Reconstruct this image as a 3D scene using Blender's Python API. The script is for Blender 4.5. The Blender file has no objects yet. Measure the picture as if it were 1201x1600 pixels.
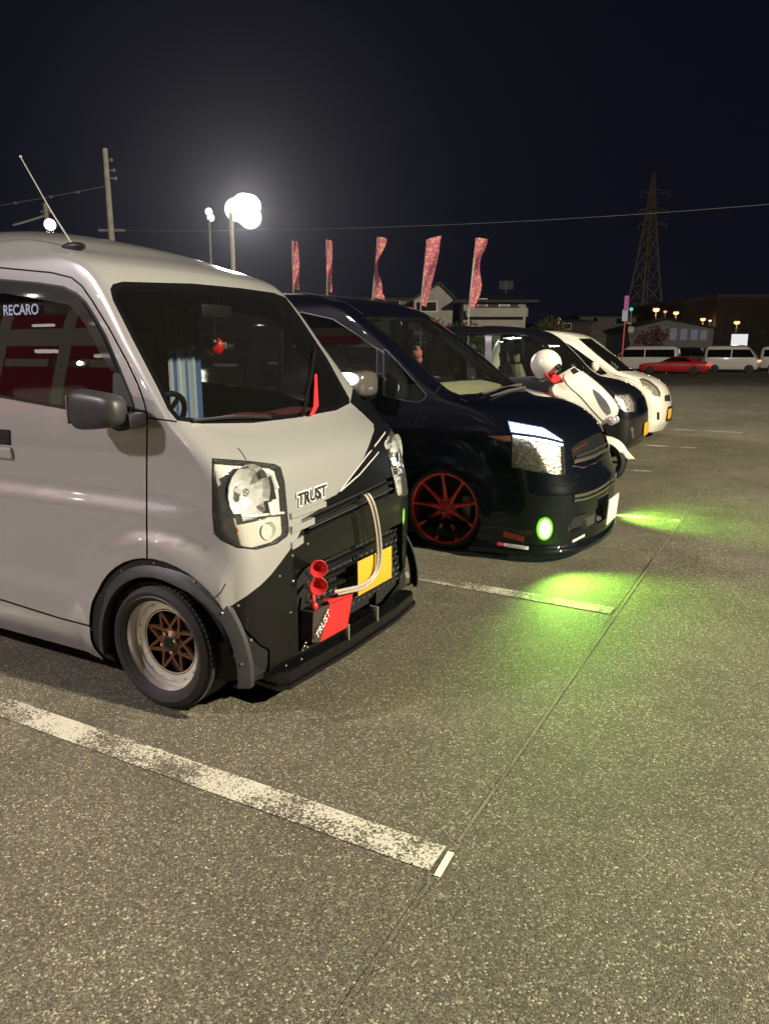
import bpy, bmesh, math, random
import numpy as np
from mathutils import Vector, Matrix, noise
from mathutils.bvhtree import BVHTree
from mathutils.interpolate import poly_3d_calc

random.seed(7)
SC = bpy.context.scene
COL = SC.collection
R = math.radians

# ------------------------------------------------------------------ camera
CAM_H, PITCH, YAW = 1.5, math.atan(250 / 1155.0), R(28.66)
cam_d = bpy.data.cameras.new('camera')
cam = bpy.data.objects.new('camera', cam_d)
COL.objects.link(cam)
cam.location = (0, 0, CAM_H)
cam.rotation_euler = (math.pi / 2 - PITCH, 0, YAW)
cam_d.sensor_fit = 'VERTICAL'
cam_d.sensor_height = 36.0
cam_d.sensor_width = 27.0
cam_d.lens = 36.0 * 1155 / 1600
cam_d.clip_start = 0.05
cam_d.clip_end = 3000
SC.camera = cam

# ------------------------------------------------------------------ night sky
W = bpy.data.worlds.new("World")
SC.world = W
W.use_nodes = True
wn = W.node_tree
wn.nodes.clear()
w_out = wn.nodes.new('ShaderNodeOutputWorld')
w_bg = wn.nodes.new('ShaderNodeBackground')
w_tc = wn.nodes.new('ShaderNodeTexCoord')
w_sep = wn.nodes.new('ShaderNodeSeparateXYZ')
w_rmp = wn.nodes.new('ShaderNodeValToRGB')
w_rmp.color_ramp.elements[0].position = 0.0
w_rmp.color_ramp.elements[0].color = (0.0036, 0.0040, 0.0095, 1)
w_rmp.color_ramp.elements[1].position = 0.7
w_rmp.color_ramp.elements[1].color = (0.0014, 0.0017, 0.0048, 1)
wn.links.new(w_tc.outputs['Generated'], w_sep.inputs[0])
wn.links.new(w_sep.outputs['Z'], w_rmp.inputs[0])
wn.links.new(w_rmp.outputs[0], w_bg.inputs['Color'])
w_bg.inputs['Strength'].default_value = 1.0
wn.links.new(w_bg.outputs[0], w_out.inputs['Surface'])

SC.view_settings.view_transform = 'Standard'
SC.view_settings.look = 'None'
SC.view_settings.exposure = 0.0
SC.view_settings.gamma = 1.0
SC.view_settings.use_curve_mapping = False
SC.render.engine = 'CYCLES'
SC.cycles.use_denoising = True
SC.cycles.max_bounces = 8
SC.cycles.transparent_max_bounces = 24
SC.cycles.volume_bounces = 0
HALO_HAZE = 0.00021
SC.cycles.caustics_reflective = False
SC.cycles.caustics_refractive = False
SC.cycles.sample_clamp_indirect = 4.0

# lamps of the lot that stand outside the frame (see floodlight_mast below)
L_FRONT = dict(loc=(17.0, 3.5, 12.0), power=52000, col=(1.0, 0.90, 0.67), size=0.40)
L_SIDE = dict(loc=(-10.0, -6.5, 8.5), power=6300, col=(1.0, 0.87, 0.88), size=0.30)
L_MAIN = dict(power=14000, col=(1.0, 0.90, 0.80))


# ------------------------------------------------------------------ view maths (metres <-> the measured survey of the lot)
_F, _CX, _CY = 1155.0, 600.0, 800.0
_c, _s, _ca, _sa = math.cos(PITCH), math.sin(PITCH), math.cos(YAW), math.sin(YAW)


def ray(x, y):
    r0, r1, r2 = x - _CX, _F, -(y - _CY)
    d0, d1, d2 = r0, r1 * _c + r2 * _s, -r1 * _s + r2 * _c
    return Vector((d0 * _ca - d1 * _sa, d0 * _sa + d1 * _ca, d2))


def onZ(x, y, z=0.0):
    d = ray(x, y)
    return Vector((0, 0, CAM_H)) + d * ((z - CAM_H) / d.z)


def onY(x, y, Y):
    d = ray(x, y)
    return Vector((0, 0, CAM_H)) + d * (Y / d.y)


def onX(x, y, X):
    d = ray(x, y)
    return Vector((0, 0, CAM_H)) + d * (X / d.x)


def onD(x, y, D):
    """point at horizontal depth D along the view axis"""
    d = ray(x, y)
    fw = -d.x * _sa + d.y * _ca
    return Vector((0, 0, CAM_H)) + d * (D / fw)


def proj(p):
    x, y, z = p[0], p[1], p[2] - CAM_H
    rt = x * _ca + y * _sa
    fw = -x * _sa + y * _ca
    zz = fw * _c - z * _s
    uu = fw * _s + z * _c
    return (_CX + _F * rt / zz, _CY - _F * uu / zz)


class CamView:
    """cut lines as sighted from the survey point; my = mirror plane y for the other flank of a car"""
    def __init__(self, my=None):
        self.my = my
        self.c = Vector((0, 0, CAM_H))
        if my is not None:
            self.c.y = 2 * my

    def p2(self, v):
        if self.my is not None:
            v = (v[0], 2 * self.my - v[1], v[2])
        return proj(v)

    def plane(self, a, b):
        ra, rb = ray(*a), ray(*b)
        if self.my is not None:
            ra.y, rb.y = -ra.y, -rb.y
        return self.c, ra.cross(rb).normalized()

    def facing(self, f):
        return f.normal.dot(self.c - f.calc_center_median()) > 0


class SideView:
    def __init__(self, sgn):
        self.sgn = sgn

    def p2(self, v):
        return (v[0], v[2])

    def plane(self, a, b):
        return Vector((a[0], 0, a[1])), Vector((-(b[1] - a[1]), 0, b[0] - a[0])).normalized()

    def facing(self, f):
        return f.normal.y * self.sgn > 0.15


class FrontView:
    def p2(self, v):
        return (v[1], v[2])

    def plane(self, a, b):
        return Vector((0, a[0], a[1])), Vector((0, -(b[1] - a[1]), b[0] - a[0])).normalized()

    def facing(self, f):
        return f.normal.x > 0.1


# ------------------------------------------------------------------ materials
MATS = {}


def nodes(name):
    m = bpy.data.materials.new(name)
    m.use_nodes = True
    nt = m.node_tree
    return m, nt, nt.nodes['Principled BSDF']


def mat(name, col, rough=0.5, metal=0.0, coat=0.0, emit=None, es=0.0, noise_amt=0.0, nscale=20.0, bump=0.0, spec=0.5,
        back=None, coat_rough=0.04, flake=0.0):
    if name in MATS:
        return MATS[name]
    m, nt, b = nodes(name)
    b.inputs['Base Color'].default_value = (*col, 1)
    b.inputs['Roughness'].default_value = rough
    b.inputs['Metallic'].default_value = metal
    b.inputs['Coat Weight'].default_value = coat
    b.inputs['Coat Roughness'].default_value = coat_rough
    b.inputs['Specular IOR Level'].default_value = spec
    if emit:
        b.inputs['Emission Color'].default_value = (*emit, 1)
        b.inputs['Emission Strength'].default_value = es
    if noise_amt or bump:
        tc = nt.nodes.new('ShaderNodeTexCoord')
        nz = nt.nodes.new('ShaderNodeTexNoise')
        nz.inputs['Scale'].default_value = nscale
        nz.inputs['Detail'].default_value = 6 if nscale > 5 else 1.5
        nt.links.new(tc.outputs['Object'], nz.inputs['Vector'])
        if noise_amt:
            mx = nt.nodes.new('ShaderNodeMixRGB')
            mx.blend_type = 'MULTIPLY'
            mx.inputs['Fac'].default_value = 1
            mx.inputs['Color1'].default_value = (*col, 1)
            mr = nt.nodes.new('ShaderNodeMapRange')
            mr.inputs['From Min'].default_value = 0.3
            mr.inputs['From Max'].default_value = 0.7
            mr.inputs['To Min'].default_value = 1 - noise_amt
            mr.inputs['To Max'].default_value = 1 + noise_amt * 0.5
            nt.links.new(nz.outputs['Fac'], mr.inputs['Value'])
            nt.links.new(mr.outputs[0], mx.inputs['Color2'])
            nt.links.new(mx.outputs[0], b.inputs['Base Color'])
            r2 = nt.nodes.new('ShaderNodeMapRange')
            r2.inputs['To Min'].default_value = max(0, rough - 0.08)
            r2.inputs['To Max'].default_value = min(1, rough + 0.12)
            nt.links.new(nz.outputs['Fac'], r2.inputs['Value'])
            nt.links.new(r2.outputs[0], b.inputs['Roughness'])
        if bump:
            bp = nt.nodes.new('ShaderNodeBump')
            bp.inputs['Strength'].default_value = bump
            bp.inputs['Distance'].default_value = 0.01
            nt.links.new(nz.outputs['Fac'], bp.inputs['Height'])
            nt.links.new(bp.outputs[0], b.inputs['Normal'])
    if back is not None:
        # the inner face of a panel is bare dark trim
        out = nt.nodes['Material Output']
        g = nt.nodes.new('ShaderNodeNewGeometry')
        d = nt.nodes.new('ShaderNodeBsdfDiffuse')
        d.inputs['Color'].default_value = (*back, 1)
        ms = nt.nodes.new('ShaderNodeMixShader')
        nt.links.new(g.outputs['Backfacing'], ms.inputs[0])
        nt.links.new(b.outputs[0], ms.inputs[1])
        nt.links.new(d.outputs[0], ms.inputs[2])
        nt.links.new(ms.outputs[0], out.inputs['Surface'])
    MATS[name] = m
    return m


def glass(name, tint=(0.6, 0.62, 0.62), rough=0.0, ior=1.5, rib=0.0, ribscale=60.0, film=0.007):
    if name in MATS:
        return MATS[name]
    m = bpy.data.materials.new(name)
    m.use_nodes = True
    nt = m.node_tree
    nt.nodes.clear()
    out = nt.nodes.new('ShaderNodeOutputMaterial')
    tr = nt.nodes.new('ShaderNodeBsdfTransparent')
    tr.inputs['Color'].default_value = (*tint, 1)
    gl = nt.nodes.new('ShaderNodeBsdfGlossy')
    gl.inputs['Roughness'].default_value = rough
    fr = nt.nodes.new('ShaderNodeFresnel')
    fr.inputs['IOR'].default_value = ior
    mx = nt.nodes.new('ShaderNodeMixShader')
    nt.links.new(fr.outputs[0], mx.inputs[0])
    nt.links.new(tr.outputs[0], mx.inputs[1])
    nt.links.new(gl.outputs[0], mx.inputs[2])
    df = nt.nodes.new('ShaderNodeBsdfDiffuse')
    df.inputs['Color'].default_value = (0.5, 0.5, 0.47, 1)
    m2 = nt.nodes.new('ShaderNodeMixShader')
    m2.inputs[0].default_value = film
    nt.links.new(mx.outputs[0], m2.inputs[1])
    nt.links.new(df.outputs[0], m2.inputs[2])
    nt.links.new(m2.outputs[0], out.inputs['Surface'])
    if rib:
        tc = nt.nodes.new('ShaderNodeTexCoord')
        wv = nt.nodes.new('ShaderNodeTexVoronoi')
        wv.inputs['Scale'].default_value = ribscale
        bp = nt.nodes.new('ShaderNodeBump')
        bp.inputs['Strength'].default_value = rib
        bp.inputs['Distance'].default_value = 0.02
        nt.links.new(tc.outputs['Object'], wv.inputs['Vector'])
        nt.links.new(wv.outputs['Distance'], bp.inputs['Height'])
        nt.links.new(bp.outputs[0], gl.inputs['Normal'])
    MATS[name] = m
    return m


def emis(name, col, strength):
    if name in MATS:
        return MATS[name]
    m = bpy.data.materials.new(name)
    m.use_nodes = True
    nt = m.node_tree
    nt.nodes.clear()
    out = nt.nodes.new('ShaderNodeOutputMaterial')
    e = nt.nodes.new('ShaderNodeEmission')
    e.inputs['Color'].default_value = (*col, 1)
    e.inputs['Strength'].default_value = strength
    nt.links.new(e.outputs[0], out.inputs['Surface'])
    MATS[name] = m
    return m


TRIM_BACK = (0.012, 0.012, 0.013)
M_VANW = mat('silver_white_paint', (0.465, 0.463, 0.458), 0.25, 0.45, coat=1.0, back=TRIM_BACK)
M_BLKGLOSS = mat('black_gloss_paint', (0.004, 0.004, 0.0045), 0.4, 0, coat=0.7, spec=0.15, back=TRIM_BACK)
M_NAVY = mat('dark_navy_paint', (0.0008, 0.0012, 0.0048), 0.45, 0.0, coat=0.8, spec=0.08, coat_rough=0.03, back=(0.02, 0.019, 0.015))
M_PEARL = mat('pearl_white_paint', (0.74, 0.71, 0.62), 0.3, 0, coat=1.0, back=TRIM_BACK)
M_BLKPLA = mat('black_plastic', (0.007, 0.007, 0.0075), 0.45, noise_amt=0.2, nscale=40, spec=0.3)
M_GRYPLA = mat('grey_plastic', (0.030, 0.031, 0.034), 0.42, noise_amt=0.2, nscale=30)
M_RUBBER = mat('tyre_rubber', (0.022, 0.021, 0.020), 0.7, noise_amt=0.3, nscale=30)
M_CHROME = mat('chrome', (0.85, 0.84, 0.80), 0.12, 1.0)
M_POLISH = mat('polished_lip', (0.80, 0.77, 0.70), 0.2, 0.6)
M_BRONZE = mat('bronze_spokes', (0.13, 0.055, 0.022), 0.45, 0.3)
M_REDRIM = mat('candy_red_rim', (0.86, 0.010, 0.020), 0.28, 0.35, coat=1.0)
M_RED = mat('red_plastic', (0.48, 0.022, 0.025), 0.4, coat=0.3)
M_REDGLOW = mat('red_cloth', (0.45, 0.012, 0.015), 0.8)
M_DARK = mat('dark_void', (0.004, 0.004, 0.004), 0.9)
M_STEEL = mat('galvanised_steel', (0.32, 0.31, 0.29), 0.45, 0.6, noise_amt=0.2)
M_CALIPER = mat('cast_metal', (0.30, 0.26, 0.23), 0.5, 0.7)
M_HOSE = mat('braided_hose', (0.42, 0.37, 0.30), 0.5, 0.1, noise_amt=0.4, nscale=300)
G_WIND = glass('windscreen_glass', (0.66, 0.70, 0.68))
G_SIDE = glass('side_glass', (0.40, 0.42, 0.42), ior=1.6)
G_TINT = glass('tinted_glass', (0.10, 0.11, 0.12))
G_LENS = glass('lamp_lens', (0.95, 0.95, 0.93), ior=1.5, rib=0.25, ribscale=30, film=0.05)
M_YPLATE = mat('yellow_plate', (0.62, 0.36, 0.03), 0.4)
M_WPLATE = mat('white_plate', (0.70, 0.72, 0.66), 0.4)
M_AMBER = mat('amber_bulb', (0.8, 0.18, 0.02), 0.3)
M_WHITEINK = mat('white_lettering', (0.78, 0.78, 0.76), 0.5)
M_BLACKINK = mat('black_lettering', (0.012, 0.011, 0.011), 0.5)


# ------------------------------------------------------------------ object helpers
def tag(o, label=None, cat=None, group=None, kind=None):
    if label:
        o['label'] = label
    if cat:
        o['category'] = cat
    if group:
        o['group'] = group
    if kind:
        o['kind'] = kind
    return o


def empty(name, loc, label=None, cat=None, group=None, rz=0.0):
    o = bpy.data.objects.new(name, None)
    o.empty_display_size = 0.2
    o.location = loc
    o.rotation_euler = (0, 0, rz)
    COL.objects.link(o)
    return tag(o, label, cat, group)


def root_of(p):
    while p is not None and p.parent is not None:
        p = p.parent
    return p


class MB:
    """collects shapes for ONE mesh object"""
    def __init__(self):
        self.v, self.f, self.sm = [], [], []

    def add(self, verts, faces, smooth=False):
        b = len(self.v)
        self.v += [tuple(v) for v in verts]
        self.f += [tuple(i + b for i in f) for f in faces]
        self.sm += [smooth] * len(faces)
        return self

    def box(self, a, b, bev=0.0, M=None):
        x0, y0, z0 = [min(a[i], b[i]) for i in range(3)]
        x1, y1, z1 = [max(a[i], b[i]) for i in range(3)]
        if bev <= 0:
            vs = [(x, y, z) for z in (z0, z1) for y in (y0, y1) for x in (x0, x1)]
            fs = [(0, 2, 3, 1), (4, 5, 7, 6), (0, 1, 5, 4), (2, 6, 7, 3), (0, 4, 6, 2), (1, 3, 7, 5)]
        else:
            bm = bmesh.new()
            bmesh.ops.create_cube(bm, size=1)
            for v in bm.verts:
                v.co = Vector(((x0 + x1) / 2 + v.co.x * (x1 - x0), (y0 + y1) / 2 + v.co.y * (y1 - y0), (z0 + z1) / 2 + v.co.z * (z1 - z0)))
            bmesh.ops.bevel(bm, geom=bm.edges[:], offset=bev, segments=2, profile=0.6, affect='EDGES')
            bm.verts.index_update()
            vs = [v.co.copy() for v in bm.verts]
            fs = [tuple(v.index for v in f.verts) for f in bm.faces]
            bm.free()
        if M is not None:
            vs = [M @ Vector(v) for v in vs]
        return self.add(vs, fs, bev > 0)

    def tube(self, pts, r, seg=8, cap=True):
        pts = [Vector(p) for p in pts]
        rs = r if isinstance(r, (list, tuple)) else [r] * len(pts)
        rings = []
        up = Vector((0, 0, 1))
        prev = None
        for i, p in enumerate(pts):
            d = (pts[min(i + 1, len(pts) - 1)] - pts[max(i - 1, 0)]).normalized()
            if prev is None:
                a = d.cross(up if abs(d.z) < 0.9 else Vector((1, 0, 0))).normalized()
            else:
                a = (prev - d * prev.dot(d)).normalized()
            prev = a
            b = d.cross(a)
            rings.append([p + (a * math.cos(2 * math.pi * k / seg) + b * math.sin(2 * math.pi * k / seg)) * rs[i] for k in range(seg)])
        vs = [q for rg in rings for q in rg]
        fs = []
        for i in range(len(pts) - 1):
            for k in range(seg):
                fs.append((i * seg + k, i * seg + (k + 1) % seg, (i + 1) * seg + (k + 1) % seg, (i + 1) * seg + k))
        self.add(vs, fs, True)
        if cap:
            self.add(rings[0], [tuple(range(seg))[::-1]])
            self.add(rings[-1], [tuple(range(seg))])
        return self

    def lathe(self, prof, centre, axis='Y', seg=48, closed=False, smooth=True):
        """prof: (radius, along) pairs"""
        c = Vector(centre)
        vs = []
        for k in range(seg):
            a = 2 * math.pi * k / seg
            for (r, t) in prof:
                if axis == 'Y':
                    vs.append(c + Vector((r * math.cos(a), t, r * math.sin(a))))
                elif axis == 'Z':
                    vs.append(c + Vector((r * math.cos(a), r * math.sin(a), t)))
                else:
                    vs.append(c + Vector((t, r * math.cos(a), r * math.sin(a))))
        n = len(prof)
        fs = []
        for k in range(seg):
            k2 = (k + 1) % seg
            for i in range(n - 1 + (1 if closed else 0)):
                j = (i + 1) % n
                fs.append((k * n + i, k * n + j, k2 * n + j, k2 * n + i))
        return self.add(vs, fs, smooth)

    def prism(self, poly, z0, z1, M=None):
        n = len(poly)
        vs = [(p[0], p[1], z0) for p in poly] + [(p[0], p[1], z1) for p in poly]
        fs = [tuple(range(n))[::-1], tuple(range(n, 2 * n))]
        fs += [(i, (i + 1) % n, n + (i + 1) % n, n + i) for i in range(n)]
        if M is not None:
            vs = [M @ Vector(v) for v in vs]
        return self.add(vs, fs)

    def ball(self, c, r, seg=20, rings=12, sc=(1, 1, 1)):
        c = Vector(c)
        vs, fs = [], []
        for i in range(rings + 1):
            th = math.pi * i / rings
            for k in range(seg):
                a = 2 * math.pi * k / seg
                vs.append(c + Vector((r * sc[0] * math.sin(th) * math.cos(a), r * sc[1] * math.sin(th) * math.sin(a), r * sc[2] * math.cos(th))))
        for i in range(rings):
            for k in range(seg):
                fs.append((i * seg + k, (i + 1) * seg + k, (i + 1) * seg + (k + 1) % seg, i * seg + (k + 1) % seg))
        return self.add(vs, fs, True)

    def grid(self, P):
        """P: rows of points"""
        n, m = len(P), len(P[0])
        vs = [p for r_ in P for p in r_]
        fs = [(i * m + j, i * m + j + 1, (i + 1) * m + j + 1, (i + 1) * m + j) for i in range(n - 1) for j in range(m - 1)]
        return self.add(vs, fs, True)

    def build(self, name, m, parent=None, fix=True, sharp=35):
        """vertices are in world metres; stored relative to the thing they belong to"""
        me = bpy.data.meshes.new(name)
        rt = root_of(parent) if parent is not None else None
        o = Vector(rt.location) if rt is not None else Vector((0, 0, 0))
        me.from_pydata([tuple(Vector(v) - o) for v in self.v], [], self.f)
        me.polygons.foreach_set('use_smooth', self.sm)
        if fix:
            bm = bmesh.new()
            bm.from_mesh(me)
            bmesh.ops.remove_doubles(bm, verts=bm.verts, dist=1e-5)
            bmesh.ops.recalc_face_normals(bm, faces=bm.faces)
            bm.to_mesh(me)
            bm.free()
        me.update()
        if any(self.sm):
            try:
                me.set_sharp_from_angle(angle=R(sharp))
            except Exception:
                pass
        me.materials.append(m)
        ob = bpy.data.objects.new(name, me)
        COL.objects.link(ob)
        if parent is not None:
            ob.parent = parent
        return ob


def copy_tree(o, parent=None):
    c = o.copy()
    COL.objects.link(c)
    if parent is not None:
        c.parent = parent
    for ch in list(o.children):
        copy_tree(ch, c)
    return c


def text_mesh(name, s, size, M, m, parent, depth=0.002, bold=0.0, shear=0.0):
    cu = bpy.data.curves.new(name, 'FONT')
    cu.body = s
    cu.size = size
    cu.extrude = depth
    cu.offset = bold
    cu.shear = shear
    cu.align_x = 'CENTER'
    cu.align_y = 'CENTER'
    ob = bpy.data.objects.new(name, cu)
    COL.objects.link(ob)
    dg = bpy.context.evaluated_depsgraph_get()
    me = bpy.data.meshes.new_from_object(ob.evaluated_get(dg))
    bpy.data.objects.remove(ob)
    rt = root_of(parent)
    me.transform(Matrix.Translation(-Vector(rt.location)) @ M)
    me.materials.clear()
    me.materials.append(m)
    o = bpy.data.objects.new(name, me)
    COL.objects.link(o)
    o.parent = parent
    return o


def frame(o, xa, up):
    """matrix whose local X runs along xa, Y along up, Z towards the reader"""
    xa = Vector(xa).normalized()
    z = xa.cross(Vector(up)).normalized()
    y = z.cross(xa)
    M = Matrix((xa, y, z)).transposed().to_4x4()
    M.translation = Vector(o)
    return M


def rounded(c, a, b, d, e=0.5, yaw=0.0, lean=0.0):
    c = Vector(c)
    M = Matrix.Rotation(yaw, 3, 'Z')
    sp = lambda v, n: math.copysign(abs(v) ** n, v)
    P = []
    for i in range(17):
        th = math.pi * i / 16
        row = []
        for k in range(25):
            t = 2 * math.pi * k / 24
            p = Vector((a * sp(math.cos(t), e) * sp(math.sin(th), e), b * sp(math.cos(th), 0.7), d * sp(math.sin(t), e) * sp(math.sin(th), e)))
            p.z *= 1 - lean * p.x / a
            row.append(c + M @ p)
        P.append(row)
    return MB().grid(P)


# ------------------------------------------------------------------ car bodies
def pchip(x, y, q):
    x, y, q = np.asarray(x, float), np.asarray(y, float), np.asarray(q, float)
    h = np.diff(x)
    d = np.diff(y) / h
    m = np.zeros_like(y)
    for i in range(1, len(x) - 1):
        if d[i - 1] * d[i] > 0:
            w1, w2 = 2 * h[i] + h[i - 1], h[i] + 2 * h[i - 1]
            m[i] = (w1 + w2) / (w1 / d[i - 1] + w2 / d[i])
    m[0], m[-1] = d[0], d[-1]
    k = np.clip(np.searchsorted(x, q) - 1, 0, len(x) - 2)
    t = (q - x[k]) / h[k]
    return ((2 * t**3 - 3 * t**2 + 1) * y[k] + (t**3 - 2 * t**2 + t) * h[k] * m[k]
            + (-2 * t**3 + 3 * t**2) * y[k + 1] + (t**3 - t**2) * h[k] * m[k + 1])


def bez(p0, p1, p2, p3, t):
    u = 1 - t
    return (u**3 * p0[0] + 3 * u * u * t * p1[0] + 3 * u * t * t * p2[0] + t**3 * p3[0],
            u**3 * p0[1] + 3 * u * u * t * p1[1] + 3 * u * t * t * p2[1] + t**3 * p3[1])


def half_outline(xf, bow, rx, ry, w, xr, nf=12, nc=10, ns=44, nr=8):
    ry = min(ry, w * 0.9)
    pts = []
    y1 = w - ry
    for i in range(nf):
        y = y1 * i / nf
        pts.append((xf - bow * (y / w) ** 2, y))
    x1 = xf - bow * (y1 / w) ** 2
    sl = -2 * bow * y1 / (w * w)
    p0, p3 = (x1, y1), (x1 - rx, w)
    k = 0.58
    p1 = (x1 + sl * ry * k, y1 + ry * k)
    p2 = (p3[0] + rx * k, w)
    for i in range(nc):
        pts.append(bez(p0, p1, p2, p3, i / nc))
    xb, rr = xr, min(0.2, w * 0.5)
    for i in range(ns):
        t = i / ns
        pts.append((p3[0] + (xb + rr - p3[0]) * t, w))
    for i in range(nr):
        a = math.pi / 2 * i / nr
        pts.append((xb + rr - rr * math.sin(a), w - rr + rr * math.cos(a)))
    for i in range(5):
        pts.append((xb, (w - rr) * (1 - i / 4)))
    return pts


class Shell:
    """a car skin lofted from horizontal outlines, then divided into its panels"""
    def __init__(self, root, yc, keys, rows=70, disp=None, **kw):
        # keys rows: z, xf, bow, rx, ry, w, xr
        K = np.array(keys, float)
        dist = np.sqrt(np.sum(np.diff(K[:, [0, 1, 5]], axis=0) ** 2, axis=1)) + 1e-4
        t = np.concatenate([[0], np.cumsum(dist)])
        q = np.linspace(0, t[-1], rows)
        q = np.unique(np.concatenate([q, t]))
        q = q[np.concatenate([[True], np.diff(q) > 0.009])]
        V = np.stack([pchip(t, K[:, i], q) for i in range(7)], 1)
        self.root, self.yc = root, yc
        bm = self.bm = bmesh.new()
        prev = None
        for r_ in V:
            z, xf, bow, rx, ry, w, xr = r_
            h = half_outline(xf, bow, rx, ry, w, xr, **kw)
            ring = [(x, -y) for x, y in h[::-1]] + [(x, y) for x, y in h[1:-1]]
            row = []
            for (x, y) in ring:
                p = Vector((x, yc + y, z))
                if disp:
                    p = disp(p, yc)
                row.append(bm.verts.new(p))
            if prev:
                n = len(row)
                for i in range(n):
                    try:
                        bm.faces.new((prev[i], prev[(i + 1) % n], row[(i + 1) % n], row[i]))
                    except ValueError:
                        pass
            prev = row
        bm.faces.new(prev)
        bmesh.ops.recalc_face_normals(bm, faces=bm.faces)
        bm.normal_update()
        bm.verts.index_update()
        bm.faces.ensure_lookup_table()
        self.ref_v = [v.co.copy() for v in bm.verts]
        self.ref_n = [v.normal.copy() for v in bm.verts]
        self.ref_f = [tuple(v.index for v in f.verts) for f in bm.faces]
        self.bvh = BVHTree.FromPolygons(self.ref_v, self.ref_f)

    def normal_at(self, co):
        loc, n, i, d = self.bvh.find_nearest(co)
        if i is None:
            return Vector((0, 0, 1))
        f = self.ref_f[i]
        if len(f) > 4:
            return n
        w = poly_3d_calc([self.ref_v[k] for k in f], loc)
        r_ = Vector((0, 0, 0))
        for k, ww in zip(f, w):
            r_ += self.ref_n[k] * ww
        return r_.normalized() if r_.length > 1e-6 else n

    def hit(self, o, d):
        return self.bvh.ray_cast(Vector(o), Vector(d).normalized())

    def at(self, x, y, off=0.0):
        """the skin point seen along the survey sight line"""
        d = ray(x, y).normalized()
        loc, n, i, dist = self.bvh.ray_cast(Vector((0, 0, CAM_H)), d)
        if loc is None:
            raise ValueError(('miss', x, y))
        n = self.normal_at(loc)
        return loc + n * off, n

    def cut(self, poly, view, pred=None):
        bm = self.bm
        poly = [tuple(p) for p in poly]
        xs, ys = [p[0] for p in poly], [p[1] for p in poly]
        bx = (min(xs), max(xs), min(ys), max(ys))
        cand = []
        for f in bm.faces:
            if len(f.verts) > 30 or not view.facing(f):
                continue
            if pred and not pred(f.calc_center_median()):
                continue
            ps = [view.p2(v.co) for v in f.verts]
            if max(p[0] for p in ps) < bx[0] or min(p[0] for p in ps) > bx[1] or max(p[1] for p in ps) < bx[2] or min(p[1] for p in ps) > bx[3]:
                continue
            cand.append(f)
        fset = set(cand)
        n = len(poly)
        for i in range(n):
            a, b = poly[i], poly[(i + 1) % n]
            if abs(a[0] - b[0]) + abs(a[1] - b[1]) < 1e-9:
                continue
            ex = (min(a[0], b[0]), max(a[0], b[0]), min(a[1], b[1]), max(a[1], b[1]))
            co, no = view.plane(a, b)
            sel = []
            for f in fset:
                if not f.is_valid:
                    continue
                ps = [view.p2(v.co) for v in f.verts]
                if max(p[0] for p in ps) < ex[0] or min(p[0] for p in ps) > ex[1] or max(p[1] for p in ps) < ex[2] or min(p[1] for p in ps) > ex[3]:
                    continue
                ds = [(v.co - co).dot(no) for v in f.verts]
                if min(ds) < -1e-6 and max(ds) > 1e-6:
                    sel.append(f)
            if not sel:
                continue
            g = set(sel)
            for f in sel:
                g.update(f.edges)
                g.update(f.verts)
            res = bmesh.ops.bisect_plane(bm, geom=list(g), dist=1e-6, plane_co=co, plane_no=no)
            for e in res['geom']:
                if isinstance(e, bmesh.types.BMFace):
                    fset.add(e)
        ins = []
        for f in fset:
            if f.is_valid:
                c = view.p2(f.calc_center_median())
                if in_poly(c, poly):
                    ins.append(f)
        return ins

    def part(self, faces, name, m, parent=None, off=0.0, thick=0.0, delete=True, root=None):
        vs, fs, idx = [], [], {}
        nrm = []
        for f in faces:
            ids = []
            for v in f.verts:
                if v not in idx:
                    idx[v] = len(vs)
                    nn = self.normal_at(v.co)
                    nrm.append(nn)
                    vs.append(v.co + nn * off)
                ids.append(idx[v])
            fs.append(tuple(ids))
        if thick and faces:
            fs_set = set(faces)
            for f in faces:
                lv = list(f.verts)
                for i, a in enumerate(lv):
                    b = lv[(i + 1) % len(lv)]
                    e = self.bm.edges.get((a, b))
                    if e is None or sum(1 for g in e.link_faces if g in fs_set) == 1:
                        na, nb = nrm[idx[a]], nrm[idx[b]]
                        pa, pb = vs[idx[a]], vs[idx[b]]
                        k = len(vs)
                        side = (pb - pa).cross(na)
                        side = side.normalized() if side.length > 1e-9 else na
                        vs += [pa, pb, pb - nb * thick, pa - na * thick]
                        nrm += [side] * 4
                        fs.append((k + 1, k, k + 3, k + 2))
        me = bpy.data.meshes.new(name)
        par = parent or self.root
        o = Vector(root_of(par).location)
        me.from_pydata([tuple(v - o) for v in vs], [], fs)
        me.polygons.foreach_set('use_smooth', [True] * len(fs))
        me.update()
        if fs:
            me.normals_split_custom_set_from_vertices([tuple(n) for n in nrm])
        me.materials.append(m)
        ob = bpy.data.objects.new(name, me)
        COL.objects.link(ob)
        ob.parent = par
        if delete and faces:
            bmesh.ops.delete(self.bm, geom=[f for f in faces if f.is_valid], context='FACES')
        return ob

    def seam(self, path, view, wd, pred=None):
        """a panel gap: a narrow groove with a dark floor"""
        L, Rr = [], []
        n = len(path)
        for i in range(n):
            a = path[max(i - 1, 0)]
            b = path[min(i + 1, n - 1)]
            dx, dy = b[0] - a[0], b[1] - a[1]
            l = math.hypot(dx, dy) or 1
            L.append((path[i][0] - dy / l * wd, path[i][1] + dx / l * wd))
            Rr.append((path[i][0] + dy / l * wd, path[i][1] - dx / l * wd))
        return self.cut(L + Rr[::-1], view, pred)

    def rest(self, name, m):
        return self.part([f for f in self.bm.faces], name, m, delete=False)


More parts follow.
